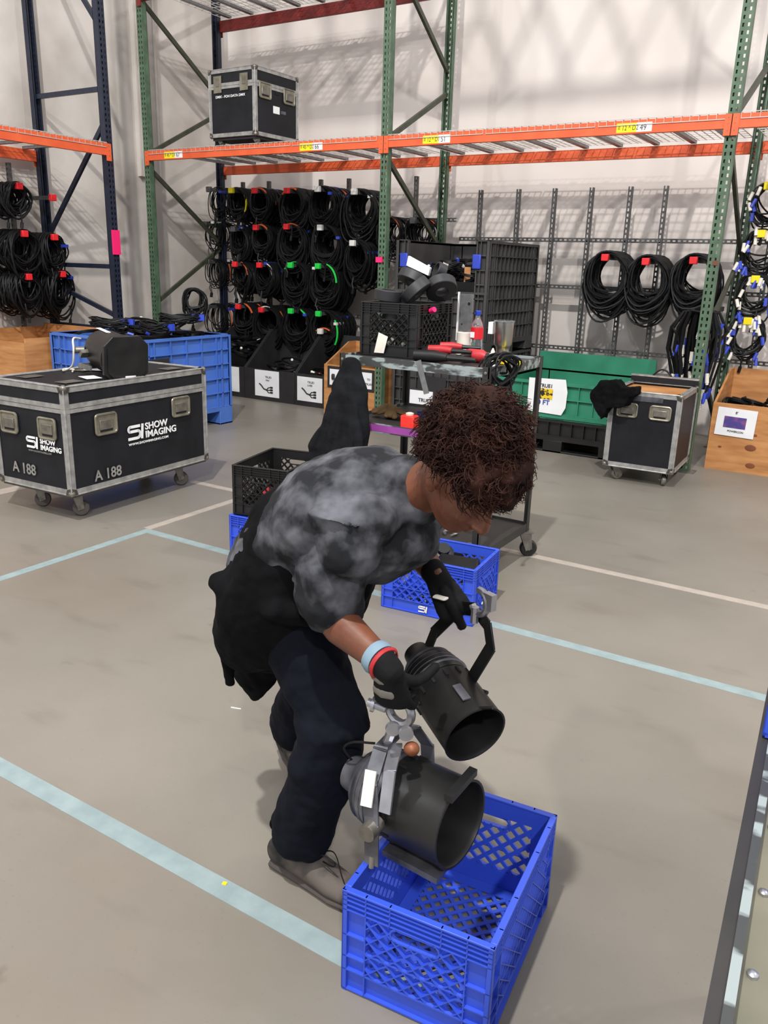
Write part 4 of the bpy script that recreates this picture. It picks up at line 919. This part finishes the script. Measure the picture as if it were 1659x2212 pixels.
# fixture lying on the big case
FX = thing('stage_light', 'black barrel stage light with a square front frame lying on the big road case', 'stage light', (-4.38, 3.64, .858), rot=(0, 0, -.28))
ax = V((.93, 0, -.10)).normalized(); c0 = V((-.17, 0, .155))
MB().lathe([(.05, -.03), (.10, -.01), (.125, .04), (.135, .10), (.135, .30), (.145, .31), (.145, .34), (.11, .345)], c0, ax, 32).build('barrel', 'lamp', FX)
q = MB(); cc = c0+ax*.37; uy = V((0, 1, 0)); uz = ax.cross(uy)
hexa = [(-.15, -.09), (-.09, -.15), (.09, -.15), (.15, -.09), (.15, .09), (.09, .15), (-.09, .15), (-.15, .09)]
q.prism(hexa, cc, uy, uz, ax*.03); q.build('front_frame', 'lamp', FX, bevel=.004)
MB().prism([(x*.85, y*.85) for x, y in hexa], cc+ax*.031, uy, uz, ax*.008).build('front_door', 'lamp', FX)
MB().obox(cc+ax*.042+uy*.02-uz*.12, uy*.07, ax*.002, uz*.035).build('sticker', 'white', FX, 'white sticker')
MB().obox(c0+ax*.12+V((0, -.02, .136)), ax*.16, V((0, .03, 0)), V((0, 0, .003))).build('sticker', 'white', FX, 'long white sticker')
q = MB(); q.bar(c0+ax*.12+V((0, -.155, -.02)), c0+ax*.12+V((-.02, -.155, .0)), .05, .05); q.tube([c0+ax*.05+V((0, -.13, 0)), c0+ax*.05+V((-.02, -.19, 0))], .022, 12); q.build('tilt_knob', 'steel', FX)
MB().box(-.17, .03, -.16, -.15, .03, .06).box(-.17, -.14, -.15, .15, .02, .06).build('yoke', 'galv', FX)
MB().tube(smooth([c0+V((-.02, -.12, .06)), c0+V((.06, -.20, .07)), c0+V((.10, -.22, -.0)), c0+V((.06, -.22, -.10)), c0+V((-.04, -.24, -.145)), c0+V((-.14, -.20, -.147)), c0+V((-.08, -.16, -.147)), c0+V((0, -.2, -.147))]), .006, 8).build('power_cable', 'whitec', FX, 'grey power cable')
o = MB().box(-.10, .10, -.07, .07, 0, .002).build('paper_sheet', 'paper'); tag(o, 'white paper lying on the big road case behind the light', 'paper', loc=(-4.60, 3.72, .858), rz=.3)
o = MB().box(-.07, .07, -.05, .05, 0, .002).build('paper_sheet', 'white'); tag(o, 'white paper lying on the big road case beside the light cable', 'paper', loc=(-4.33, 3.42, .858), rz=-.3)
# cart at the right edge, under the camera
EC = thing('utility_cart', 'worn grey-topped metal cart with chipped rim cut off at the right edge', 'cart', (.0425, 0, 0), .056)
ec0, ec1, el, er = .25, 1.70, -.040, .62
q = MB(); q.box(el+.012, er-.012, ec0+.012, ec1-.012, .915, .92); q.build('shelf_plate', 'olive', EC)
q = MB(); q.box(el-.006, el+.008, ec0, ec1, .88, .948, 1); q.box(el+.008, el+.018, ec0, ec1, .91, .951); q.box(el, er, ec1-.012, ec1, .88, .95, 1); q.box(el, er, ec0, ec0+.012, .88, .95); q.box(er-.012, er, ec0, ec1, .88, .95); q.build('rim', ['cartpaint', 'cartdark'], EC)
for x in (el+.02, er-.02):
    for y in (ec0+.02, ec1-.03): MB().box(x-.016, x+.016, y-.016, y+.016, .0, .90).build('leg', 'cartdark', EC)
MB().box(el+.02, er-.02, ec0+.02, ec1-.02, .28, .30).build('lower_shelf', 'olive', EC)
for k in range(6): MB().lathe([(.006, 0), (.006, .004), (.003, .006)], (el+.03, .5+.13*k, .92), (0, 0, 1), 8).build('bolt', 'silver', EC)
crate('blue milk crate barely visible at the right edge, standing on the worn cart', (-.066, 1.19, .951), .056, .35, .35, 'blue')
# ------------------------------------------------------------------ worker
O_ = V((-1.15, 1.50, 0))
PE = thing('person', 'person bent over in a mottled charcoal T-shirt and gloves, lowering stage lights', 'person', O_)
f_ = V((.64, -.24, -.73)).normalized(); s_ = V((0, 0, 1)).cross(f_).normalized(); u_ = f_.cross(s_).normalized()     # face direction, left side, crown
s_ = -s_ if s_.y < 0 else s_; HC = V((-.695, 1.450, 1.195))
def H(a, b, c): return HC+f_*a+s_*b+u_*c
sk = MB()
sk.ell(H(-.01, 0, .025), f_*.095, s_*.076, u_*.098, 24)
sk.ell(H(.035, 0, -.035), f_*.060, s_*.060, u_*.078, 20)          # face
sk.ell(H(.050, 0, -.085), f_*.038, s_*.040, u_*.030, 16)          # chin
sk.loft([(H(-.01, .035, -.06), .02, .03), (H(.045, .025, -.085), .018, .022)], 10); sk.loft([(H(-.01, -.035, -.06), .02, .03), (H(.045, -.025, -.085), .018, .022)], 10)
sk.loft([(H(.085, 0, .015), .009, .009), (H(.105, 0, -.012), .012, .012), (H(.112, 0, -.028), .016, .012)], 10)    # nose
sk.ell(H(.100, .013, -.030), f_*.012, s_*.009, u_*.009, 10); sk.ell(H(.100, -.013, -.030), f_*.012, s_*.009, u_*.009, 10)
sk.ell(H(.088, 0, -.053), f_*.013, s_*.026, u_*.006, 12); sk.ell(H(.086, 0, -.064), f_*.014, s_*.022, u_*.007, 12)  # lips
sk.loft([(H(.082, .042, .032), .009, .008), (H(.090, .015, .030), .010, .009)], 8); sk.loft([(H(.082, -.042, .032), .009, .008), (H(.090, -.015, .030), .010, .009)], 8)
for sd in (1, -1):
    sk.ell(H(-.010, .078*sd, -.005), f_*.019, s_*.009, u_*.033, 14); sk.ell(H(.0, .074*sd, -.030), f_*.010, s_*.008, u_*.012, 10)
NB = V((-.865, 1.50, 1.105))
sk.loft([(V((-.93, 1.51, 1.06)), .06, .055), (NB, .056, .054), (H(-.035, 0, -.075), .055, .056), (H(-.02, 0, -.03), .056, .058)], 18)
# torso (under the shirt), arms, legs
sp_ = [(V((-1.19, 1.54, .76)), .165, .12), (V((-1.155, 1.53, .87)), .145, .11), (V((-1.06, 1.52, .98)), .165, .115), (V((-.98, 1.51, 1.045)), .160, .095), (V((-.92, 1.505, 1.08)), .10, .060)]
sk.loft(sp_, 24)
Rsh, Rel, Rwr = V((-.93, 1.365, 1.065)), V((-.995, 1.375, .845)), V((-.790, 1.315, .795))
Lsh, Lel, Lwr = V((-.90, 1.655, 1.065)), V((-1.02, 1.76, .93)), V((-.868, 1.675, .860))
sk.loft([(Rsh, .046, .048), ((Rsh+Rel)/2, .045, .048), (Rel, .040, .043), (Rel.lerp(Rwr, .3), .043, .046), (Rel.lerp(Rwr, .7), .033, .036), (Rwr, .026, .030)], 18)
sk.loft([(Lsh, .046, .048), ((Lsh+Lel)/2, .047, .050), (Lel, .040, .043), (Lel.lerp(Lwr, .35), .042, .044), (Lel.lerp(Lwr, .75), .033, .035), (Lwr, .026, .030)], 18)
sk.loft([(V((-.98, 1.44, 1.06)), .045, .045), (Rsh, .046, .048)], 12); sk.loft([(V((-.96, 1.58, 1.06)), .045, .045), (Lsh, .046, .048)], 12)
Rhip, Rkn, Ran = V((-1.175, 1.46, .80)), V((-1.00, 1.44, .505)), V((-1.135, 1.45, .105))
Lhip, Lkn, Lan = V((-1.20, 1.63, .79)), V((-1.255, 1.71, .46)), V((-1.455, 1.83, .14))
for hp, kn, an in ((Rhip, Rkn, Ran), (Lhip, Lkn, Lan)):
    sk.loft([(hp, .08, .085), (hp.lerp(kn, .5), .068, .072), (kn, .052, .056), (kn.lerp(an, .35), .050, .054), (kn.lerp(an, .8), .034, .036), (an, .032, .034)], 18)
sk.loft([(Ran, .034, .034), (V((-1.12, 1.45, .06)), .035, .035), (V((-1.02, 1.447, .04)), .038, .026), (V((-.955, 1.445, .035)), .034, .018)], 12)
sk.loft([(Lan, .034, .034), (V((-1.465, 1.84, .10)), .035, .035), (V((-1.41, 1.82, .055)), .034, .024)], 12)
gl = MB(); gp = MB(); fin = MB()
def finger(m1, m2, b, d, ax_, lens, angs, r_, gseg=2, gr=.0022):
    p = V(b); d = V(d).normalized(); st = [(p-d*.012, r_, r_)]; rr = r_
    pts = [p.copy()]
    for L_, a in zip(lens, angs):
        d = Matrix.Rotation(math.radians(a), 3, ax_) @ d
        for q in (.5, 1): st.append((p+d*L_*q, rr*(1 if q < 1 else .95), rr*(1 if q < 1 else .95)))
        p = p+d*L_; rr *= .92; pts.append(p.copy())
    m1.loft(st, 10)
    if gseg: m2.loft([(a, b_+gr, c+gr) for a, b_, c in st[:1+2*gseg]], 12)
    return pts
def hand(wr, d, nrm, side, curls, gseg, spread=.02, scale=1.0, thumb=(45, 30, 30)):
    """wrist, wrist-to-knuckle direction, palm normal (palm faces along nrm), thumb side vector"""
    d, nrm, side = V(d).normalized(), V(nrm).normalized(), V(side).normalized(); ax_ = d.cross(nrm).normalized()
    kn = wr+d*.085*scale
    for mb, g in ((sk, 0), (gl, .0035)):
        mb.loft([(wr-d*.01, .027+g, .021+g), (wr+d*.03, .034+g, .019+g), (wr+d*.065, .040+g, .017+g), (kn, .040+g, .014+g)], 18, upv=nrm)
    for i, (off_, L1, r_) in enumerate(((.030, .042, .0092), (.010, .047, .0096), (-.011, .043, .0092), (-.030, .034, .0082))):
        b = kn+side*off_*scale-d*.004
        finger(sk, gl, b, d+side*off_*spread*20, ax_, [L1, L1*.62, L1*.5], curls[i], r_, gseg)
    tb = wr+d*.026+side*.026+nrm*.006
    finger(sk, gl, tb, (d*.80+side*.48+nrm*.35), ax_, [.038, .032, .026], thumb, .0112, gseg)
Rd = V((.13, .03, -.99)).normalized(); hs = V((.75, -.62, .08)).normalized(); Rn = Rd.cross(hs).normalized(); Rn = Rn if Rn.x > 0 else -Rn
hand(Rwr+V((.004, .002, -.01)), (.04, .22, -.97), (-.15, .97, .22), (.97, .18, .05), [(38, 75, 50), (42, 78, 50), (40, 78, 50), (36, 75, 50)], 3, thumb=(25, 35, 30))
hand(Lwr+V((.008, -.002, -.01)), (.62, -.18, -.62), (.30, .12, -.60), (.5, -.8, .2), [(40, 75, 40), (38, 75, 40), (45, 70, 40), (50, 70, 40)], 2, thumb=(10, 30, 25))
blob(sk, 'body', 'skin', PE, .0045, 2, None, O_)
# glove cuffs
gl.loft([(Rwr+V((-.012, 0, .004)), .032, .035), (Rwr+V((.01, 0, -.01)), .031, .030)], 16); gl.loft([(Lwr+V((-.018, .01, .010)), .032, .034), (Lwr+V((.012, 0, -.01)), .031, .030)], 16)
blob(gl, 'gloves', 'glove', PE, .0035, 1, None, O_)
def band(c, d, r0, r1, w_, m_, name, label=None):
    mb = MB(); mb.lathe([(r0, -w_/2), (r0+.003, 0), (r1, w_/2), (r1-.003, w_/2), (r0-.001, -w_/2+.001)], c-O_, d, 24, closed=True); return mb.build(name, m_, PE, label)
da = (Rwr-Rel).normalized()
band(Rwr-da*.028, da, .036, .037, .024, 'sockstripe', 'wristband', 'pale blue wristband'); band(Rwr-da*.008, da, .0365, .036, .010, 'dkred', 'wristband', 'red wristband')
hd = V((.04, .22, -.97)).normalized()
for k, dd in enumerate((.026, .062)):
    mb = MB(); w0 = Rwr+hd*dd
    sv = V((.97, .18, .05)); nn = V((.15, -.97, -.22)).normalized()
    mb.loft([(w0-sv*.032+nn*.010, .010, .003), (w0-sv*.012+nn*.0215, .011, .003), (w0+sv*.012+nn*.0215, .011, .003), (w0+sv*.034+nn*.008, .009, .003)], 10, upv=nn); mb.off(O_).build('glove_panel', 'glovegrey', PE, 'grey glove panel')
hd2 = V((.62, -.18, -.62)).normalized()
mb = MB(); w0 = Lwr+hd2*.06; mb.loft([(w0+V((-.02, -.03, .01)), .012, .004), (w0+V((.01, -.035, .012)), .012, .004)], 10); mb.off(O_).build('glove_panel', 'whitec', PE, 'pale glove panel')
# t-shirt
sh = MB()
sh.loft([(V((-1.235, 1.53, .86)), .175, .125), (V((-1.16, 1.525, .935)), .185, .140), (V((-1.07, 1.515, 1.005)), .200, .150), (V((-.985, 1.51, 1.06)), .208, .145), (V((-.915, 1.505, 1.10)), .165, .115), (V((-.872, 1.50, 1.118)), .095, .085)], 32)
sh.loft([(V((-1.04, 1.52, .95)), .165, .09), (V((-.93, 1.51, .965)), .15, .075), (V((-.88, 1.505, 1.0)), .13, .07)], 24)    # front hanging forward
sh.loft([(V((-.99, 1.46, 1.06)), .10, .115), (V((-.965, 1.41, 1.065)), .10, .11), (Rsh+V((-.005, 0, .005)), .086, .092), (Rsh.lerp(Rel, .5)+V((-.005, 0, .0)), .080, .080), (Rsh.lerp(Rel, .86)+V((.012, -.004, .005)), .086, .084)], 20)
sh.ell((-.90, 1.40, 1.075), (.075, 0, 0), (0, .085, 0), (0, 0, .07), 18); sh.ell((-.90, 1.60, 1.075), (.075, 0, 0), (0, .085, 0), (0, 0, .07), 18); sh.ell((-.915, 1.36, 1.03), (.075, 0, 0), (0, .075, 0), (0, 0, .085), 18)
sh.loft([(V((-.97, 1.58, 1.065)), .10, .11), (Lsh+V((-.005, 0, .005)), .086, .09), (Lsh.lerp(Lel, .5), .078, .078), (Lsh.lerp(Lel, .85), .080, .080)], 20)
for k, (a, b) in enumerate((((-1.16, 1.40, 1.06), (-1.00, 1.35, .99)), ((-1.20, 1.40, .98), (-1.04, 1.34, .93)), ((-1.10, 1.39, 1.09), (-.97, 1.33, 1.0)), ((-1.10, 1.36, .90), (-.96, 1.37, .92)))):
    a, b = V(a), V(b); sh.loft([(a, .012, .012), ((a+b)/2+V((0, -.004, .006)), .016, .016), (b, .010, .010)], 10)
blob(sh, 'tshirt', 'shirt', PE, .006, 2, ((.15, .028), (.045, .012)), O_)
# trousers
tr = MB()
tr.loft([(V((-1.185, 1.54, .90)), .170, .130), (V((-1.195, 1.545, .80)), .178, .135), (V((-1.19, 1.55, .73)), .165, .115)], 28)
def leg(hp, kn, an, hem):
    tr.loft([(hp, .100, .105), (hp.lerp(kn, .4), .092, .098), (hp.lerp(kn, .8), .084, .088), (kn, .083, .086), (kn.lerp(an, .15), .083, .084), (kn.lerp(an, .4), .081, .083), (kn.lerp(an, .7), .080, .083), (hem, .083, .088)], 24)
tr.ell(Rkn+V((-.022, 0, .0)), (.088, 0, -.01), (0, .086, 0), (-.02, 0, .15), 20); tr.ell(Rkn.lerp(Ran, .3)+V((-.012, 0, 0)), (.084, 0, 0), (0, .084, 0), (.03, 0, .14), 20)
leg(Rhip, Rkn, Ran, Ran+V((.018, 0, .045))); leg(Lhip, Lkn, Lan, Lkn.lerp(Lan, .86))
blob(tr, 'trousers', 'trouser', PE, .007, 14, ((.13, .022), (.04, .010)), O_)
# jacket tied round the waist
jk = MB()
jk.loft([(V((-1.13, 1.525, .965)), .195, .145), (V((-1.16, 1.53, .87)), .222, .165), (V((-1.205, 1.535, .77)), .226, .165), (V((-1.265, 1.545, .68)), .195, .135)], 30)
jk.loft([(V((-1.26, 1.52, .80)), .08, .05), (V((-1.345, 1.54, .66)), .11, .06), (V((-1.375, 1.56, .55)), .10, .055), (V((-1.385, 1.57, .46)), .06, .045), (V((-1.385, 1.575, .405)), .022, .02)], 20, upv=(0, 1, 0))
jk.loft([(V((-1.30, 1.36, .85)), .03, .03), (V((-1.10, 1.345, .83)), .035, .03), (V((-1.02, 1.42, .80)), .035, .03)], 14)
jk.loft([(V((-1.34, 1.44, .76)), .02, .02), (V((-1.37, 1.45, .62)), .025, .02), (V((-1.38, 1.47, .50)), .02, .018)], 12)
blob(jk, 'waist_jacket', 'cloth', PE, .007, 8, ((.14, .025), (.04, .010)), O_, 'black jacket tied around the waist')
# shoes
so = MB()
so.loft([(V((-1.195, 1.452, .050)), .036, .040), (V((-1.14, 1.450, .060)), .040, .052), (V((-1.07, 1.447, .050)), .043, .045), (V((-1.00, 1.443, .038)), .047, .032), (V((-.945, 1.44, .032)), .040, .024)], 22)
so.loft([(V((-1.19, 1.45, .06)), .034, .03), (V((-1.165, 1.45, .115)), .040, .042)], 18)
blob(so, 'shoe', 'shoe', PE, .005, 2, None, O_)
MB().loft([(V((-1.205, 1.452, .014)), .036, .012), (V((-1.13, 1.45, .014)), .040, .013), (V((-1.06, 1.447, .013)), .043, .012), (V((-.99, 1.443, .013)), .048, .012), (V((-.935, 1.44, .014)), .042, .012)], 22).off(O_).build('sole', 'sole', PE)
q = MB(); q.tube(smooth([V((-1.200, 1.45, .10)), V((-1.222, 1.45, .115)), V((-1.218, 1.45, .135)), V((-1.195, 1.45, .135))]), .005, 8)
q.off(O_).build('heel_loop', 'cloth', PE)
q = MB()
for k in range(4): x = -1.10+.032*k; q.tube([V((x, 1.425, .092-.012*k)), V((x+.01, 1.445, .102-.012*k)), V((x, 1.47, .094-.012*k))], .002, 6)
q.tube(smooth([V((-1.06, 1.44, .095)), V((-1.03, 1.42, .13)), V((-.99, 1.42, .125)), V((-1.0, 1.43, .10)), V((-1.04, 1.44, .09))]), .0018, 6); q.tube(smooth([V((-1.07, 1.45, .095)), V((-1.02, 1.46, .115)), V((-.98, 1.44, .075)), V((-.96, 1.43, .055))]), .0018, 6)
q.off(O_).build('laces', 'cable', PE)
dL = V((-.052, .022, .004)); s2 = MB(); s2.loft([(dL+V((-1.445, 1.835, .135)), .034, .036), (dL+V((-1.42, 1.822, .105)), .040, .046), (dL+V((-1.385, 1.81, .068)), .042, .038), (dL+V((-1.345, 1.797, .042)), .044, .028), (dL+V((-1.31, 1.785, .030)), .036, .020)], 20)
blob(s2, 'shoe', 'shoe', PE, .005, 2, None, O_)
MB().loft([(dL+V((-1.475, 1.842, .105)), .034, .010), (dL+V((-1.44, 1.828, .070)), .037, .011), (dL+V((-1.40, 1.812, .034)), .040, .011), (dL+V((-1.35, 1.80, .013)), .045, .011), (dL+V((-1.30, 1.783, .013)), .036, .011)], 20).off(O_).build('sole', 'sole', PE)
# hair: a full volume of loose curls
rnd = random.Random(42)
hb = MB()
hb.ell(H(-.025, 0, .055), f_*.096, s_*.092, u_*.094, 20); hb.ell(H(.032, 0, .070), f_*.066, s_*.080, u_*.055, 16); hb.ell(H(-.070, 0, .005), f_*.045, s_*.078, u_*.072, 16); hb.ell(H(-.03, 0, .065)+V((0, 0, .035)), f_*.08, s_*.08, u_*.08, 16)
hb.ell(H(.040, .050, .06), f_*.045, s_*.035, u_*.045, 12); hb.ell(H(.040, -.050, .06), f_*.045, s_*.035, u_*.045, 12); hb.ell(H(.075, .01, .055), f_*.03, s_*.05, u_*.04, 12)
hr = blob(hb, 'hair', 'hair', PE, .006, 2, ((.045, .045), (.018, .014)), O_)
cu_ = MB()
for i in range(3200):
    th = rnd.uniform(0, 2*PI); ph = math.acos(rnd.uniform(-.62, 1)); n3 = V((math.sin(ph)*math.cos(th), math.sin(ph)*math.sin(th), math.cos(ph)))
    if n3.x > .45 and n3.z < -.12: continue                                     # keep the face free
    if abs(n3.y) > .75 and n3.z < -.1 and n3.x > -.3: continue                 # and the ears
    if n3.z < -.45 and n3.x > -.4: continue
    p = H(-.028+((.086 if n3.z > .5 else .108) if n3.x > 0 else .100)*n3.x, .094*n3.y, .052+.100*n3.z); od = (f_*n3.x+s_*n3.y+u_*n3.z).normalized()
    x_, y_, _ = basis(od); ln = rnd.uniform(.014, .040)*(1+1.3*max(0, od.z)**2)*(.75 if od.x > .5 and od.z < .5 else 1); R_ = rnd.uniform(.006, .012); a0 = rnd.random()*6.28; tw = rnd.uniform(8, 13); gv = V((.05, 0, -.5))*ln
    pts = [p-od*.02+(x_*math.cos(a0+tw*t)+y_*math.sin(a0+tw*t))*R_*min(1, t*2)+od*(ln+.02)*t+gv*t*t for t in [q/11 for q in range(12)]]
    cu_.tube(pts, [.0014]*9+[.0011, .0008, .0005], 3)
cu_.off(O_).build('hair_curls', 'hair', PE)
# ------------------------------------------------------------------ stage lights being carried
def spot(name, label, origin, A, B, r, piv_t, yoke, m_bell='lamp', bell_rings=True):
    o = V(origin); t = thing(name, label, 'stage light', o); A, B = V(A), V(B); ax = (B-A).normalized(); Ln = (B-A).length
    # front tube (open), with gel slot, then finned bell
    f0 = Ln*.42
    MB().lathe([(r*.96, f0), (r, f0+.004), (r, Ln-.006), (r*1.03, Ln), (r*.97, Ln), (r*.93, Ln-.01), (r*.93, f0+.02)], A-o, ax, 40).build('front_tube', 'lamp', t)
    MB().lathe([(r*.92, f0+.03), (r*.5, f0+.022), (.002, f0+.02)], A-o, ax, 32).build('lens', 'hole', t)
    MB().lathe([(.02, -.035), (r*.42, -.03), (r*.48, 0), (r*.72, Ln*.07), (r*.93, Ln*.2), (r*.99, Ln*.33), (r*.99, f0)], A-o, ax, 40).build('rear_bell', m_bell, t)
    q = MB()
    for k in range(5): h = Ln*.12+k*Ln*.055; q.lathe([(r*(.80+.045*k), h), (r*(.88+.042*k), h+.003), (r*(.80+.045*k), h+.006)], A-o, ax, 36, closed=True)
    q.build('cooling_fin', 'lampg', t)
    x_, y_, _ = basis(ax); q = MB()
    for k in range(14): a = 2*PI*k/14; c = A-o+ax*(f0+.02)+(x_*math.cos(a)+y_*math.sin(a))*(r+.001); q.obox(c, ax*.022, (x_*math.cos(a)+y_*math.sin(a))*.003, (y_*math.cos(a)-x_*math.sin(a))*.006)
    q.build('vent_slot', 'hole', t)
    return t, A-o, ax, x_, y_, Ln, f0
T1_, a1, ax1, x1_, y1_, L1, f1 = spot('stage_light', 'black barrel stage light hanging from the left hand by its flat yoke', (-.76, 1.58, .60), (-.885, 1.645, .640), (-.660, 1.505, .575), .078, .5, None)
def W1(p): return V(p)-V((-.76, 1.58, .60))
q = MB(); yk = [(-.905, 1.67, .585), (-.875, 1.69, .700), (-.795, 1.665, .800), (-.745, 1.645, .815), (-.690, 1.60, .805), (-.672, 1.585, .760), (-.728, 1.595, .640)]
for a, b in zip(yk[:-1], yk[1:]):
    a, b = W1(a), W1(b); d = (b-a).normalized()*.006; q.bar(a-d, b+d, .034, .005, (-.55, -.8, 0))
q.build('yoke', 'lamp', T1_, bevel=.001)
MB().tube([W1((-.728, 1.595, .640)), W1((-.735, 1.585, .632))], .018, 12).tube([W1((-.715, 1.60, .635)), W1((-.672, 1.585, .642))], .005, 8).build('tilt_knob', 'lamp', T1_)
q = MB(); cc = W1((-.722, 1.617, .850))
q.tube([cc+V((.026*math.cos(a), -.010*math.cos(a), .030*math.sin(a))) for a in [math.radians(d) for d in range(-150, 120, 25)]], .009, 8); q.tube([cc+V((-.01, 0, -.055)), cc+V((-.01, 0, -.015))], .010, 8); q.obox(cc+V((.03, -.01, .012)), (.026, -.01, 0), (.006, .016, 0), (0, 0, .04)); q.build('hook_clamp', 'silver', T1_, 'silver hook clamp')
MB().obox(a1+ax1*L1*.8+V((.0, -.02, .079)), ax1*.05, V((.01, .02, 0)), V((0, 0, .003))).build('label_plate', 'lampg', T1_)
MB().tube([a1+ax1*(L1*.97)+y1_*.075, a1+ax1*(L1*.97)+y1_*.078+V((.035, -.01, .015))], .004, 6).build('gel_clip', 'lamp', T1_)
O2 = V((-.78, 1.37, .43))
T2_, a2, ax2, x2_, y2_, L2, f2 = spot('stage_light', 'large black barrel stage light hanging over the crate from the right hand', O2, (-.905, 1.405, .425), (-.622, 1.375, .432), .098, .5, None, 'lampg')
# square gel frame holder under and around the mouth
q = MB(); c = a2+ax2*(L2-.012); s2_ = V((0, 1, 0)); 
MB().obox(a2+ax2*(f2+.075)+V((0, -.015, -.106)), ax2*.15, V((0, .12, 0)), V((0, 0, .014))).build('gel_holder', 'lampg', T2_, 'grey plate below the barrel')
MB().obox(a2+ax2*(L2-.006)+V((0, -.0, .100)), ax2*.02, V((0, .12, 0)), V((0, 0, .016))).build('top_clip', 'lamp', T2_)
def W2(p): return V(p)-O2
q = MB(); yk = [(-.775, 1.255, .345), (-.782, 1.262, .43), (-.802, 1.285, .52), (-.812, 1.34, .572), (-.810, 1.40, .580), (-.802, 1.47, .565), (-.785, 1.51, .50), (-.780, 1.515, .42)]
for a, b in zip(yk[:-1], yk[1:]):
    a, b = W2(a), W2(b); d = (b-a).normalized()*.006; q.bar(a-d, b+d, .005, .036, (1, 0, .1))
q.build('yoke', 'lampg', T2_, 'scuffed grey flat yoke', bevel=.001)
MB().bar(W2((-.795, 1.258, .478)), W2((-.806, 1.292, .545)), .004, .028, (1, 0, .1)).build('label_plate', 'whitec', T2_, 'pale label plate')
MB().bar(W2((-.752, 1.266, .475)), W2((-.760, 1.295, .560)), .006, .028, (1, 0, .1)).bar(W2((-.760, 1.295, .560)), W2((-.79, 1.37, .575)), .006, .028, (1, 0, .1)).build('safety_bracket', 'silver', T2_, 'silver bracket')
MB().tube([W2((-.782, 1.285, .425)), W2((-.782, 1.240, .425))], .020, 16).tube([W2((-.775, 1.255, .36)), W2((-.772, 1.25, .335))], .006, 8).build('tilt_knob', 'steel', T2_)
q = MB(); cc = W2((-.785, 1.372, .650))
q.tube([cc+V((.032*math.cos(a), -.005*math.cos(a), .030*math.sin(a)+.01)) for a in [math.radians(d) for d in range(-170, 100, 22)]], .010, 8); q.tube([W2((-.810, 1.365, .575)), cc+V((-.01, 0, -.02))], .012, 8)
q.tube([cc+V((-.030, -.01, .01)), cc+V((-.072, -.02, .018))], .010, 10); q.tube([cc+V((-.055, -.016, .015)), cc+V((-.062, -.018, .016))], .018, 12); q.build('hook_clamp', 'silver', T2_, 'silver hook clamp')
q = MB(); 
for dx in (.012, .045): q.tube([cc+V((dx, -.05, -.002)), cc+V((dx+.006, -.058, -.002))], .016, 14)
q.build('washer', 'silver', T2_)
MB().ell(W2((-.745, 1.36, .585)), (.018, 0, 0), (0, .018, 0), (0, 0, .016), 14).build('copper_knob', 'copper', T2_, 'copper-brown knob')
MB().tube(smooth([a2+V((-.02, -.0, .03)), a2+V((-.03, -.03, .08)), a2+V((.0, -.04, .115)), a2+V((.05, -.02, .12))]), .003, 6).build('power_cable', 'cable', T2_)
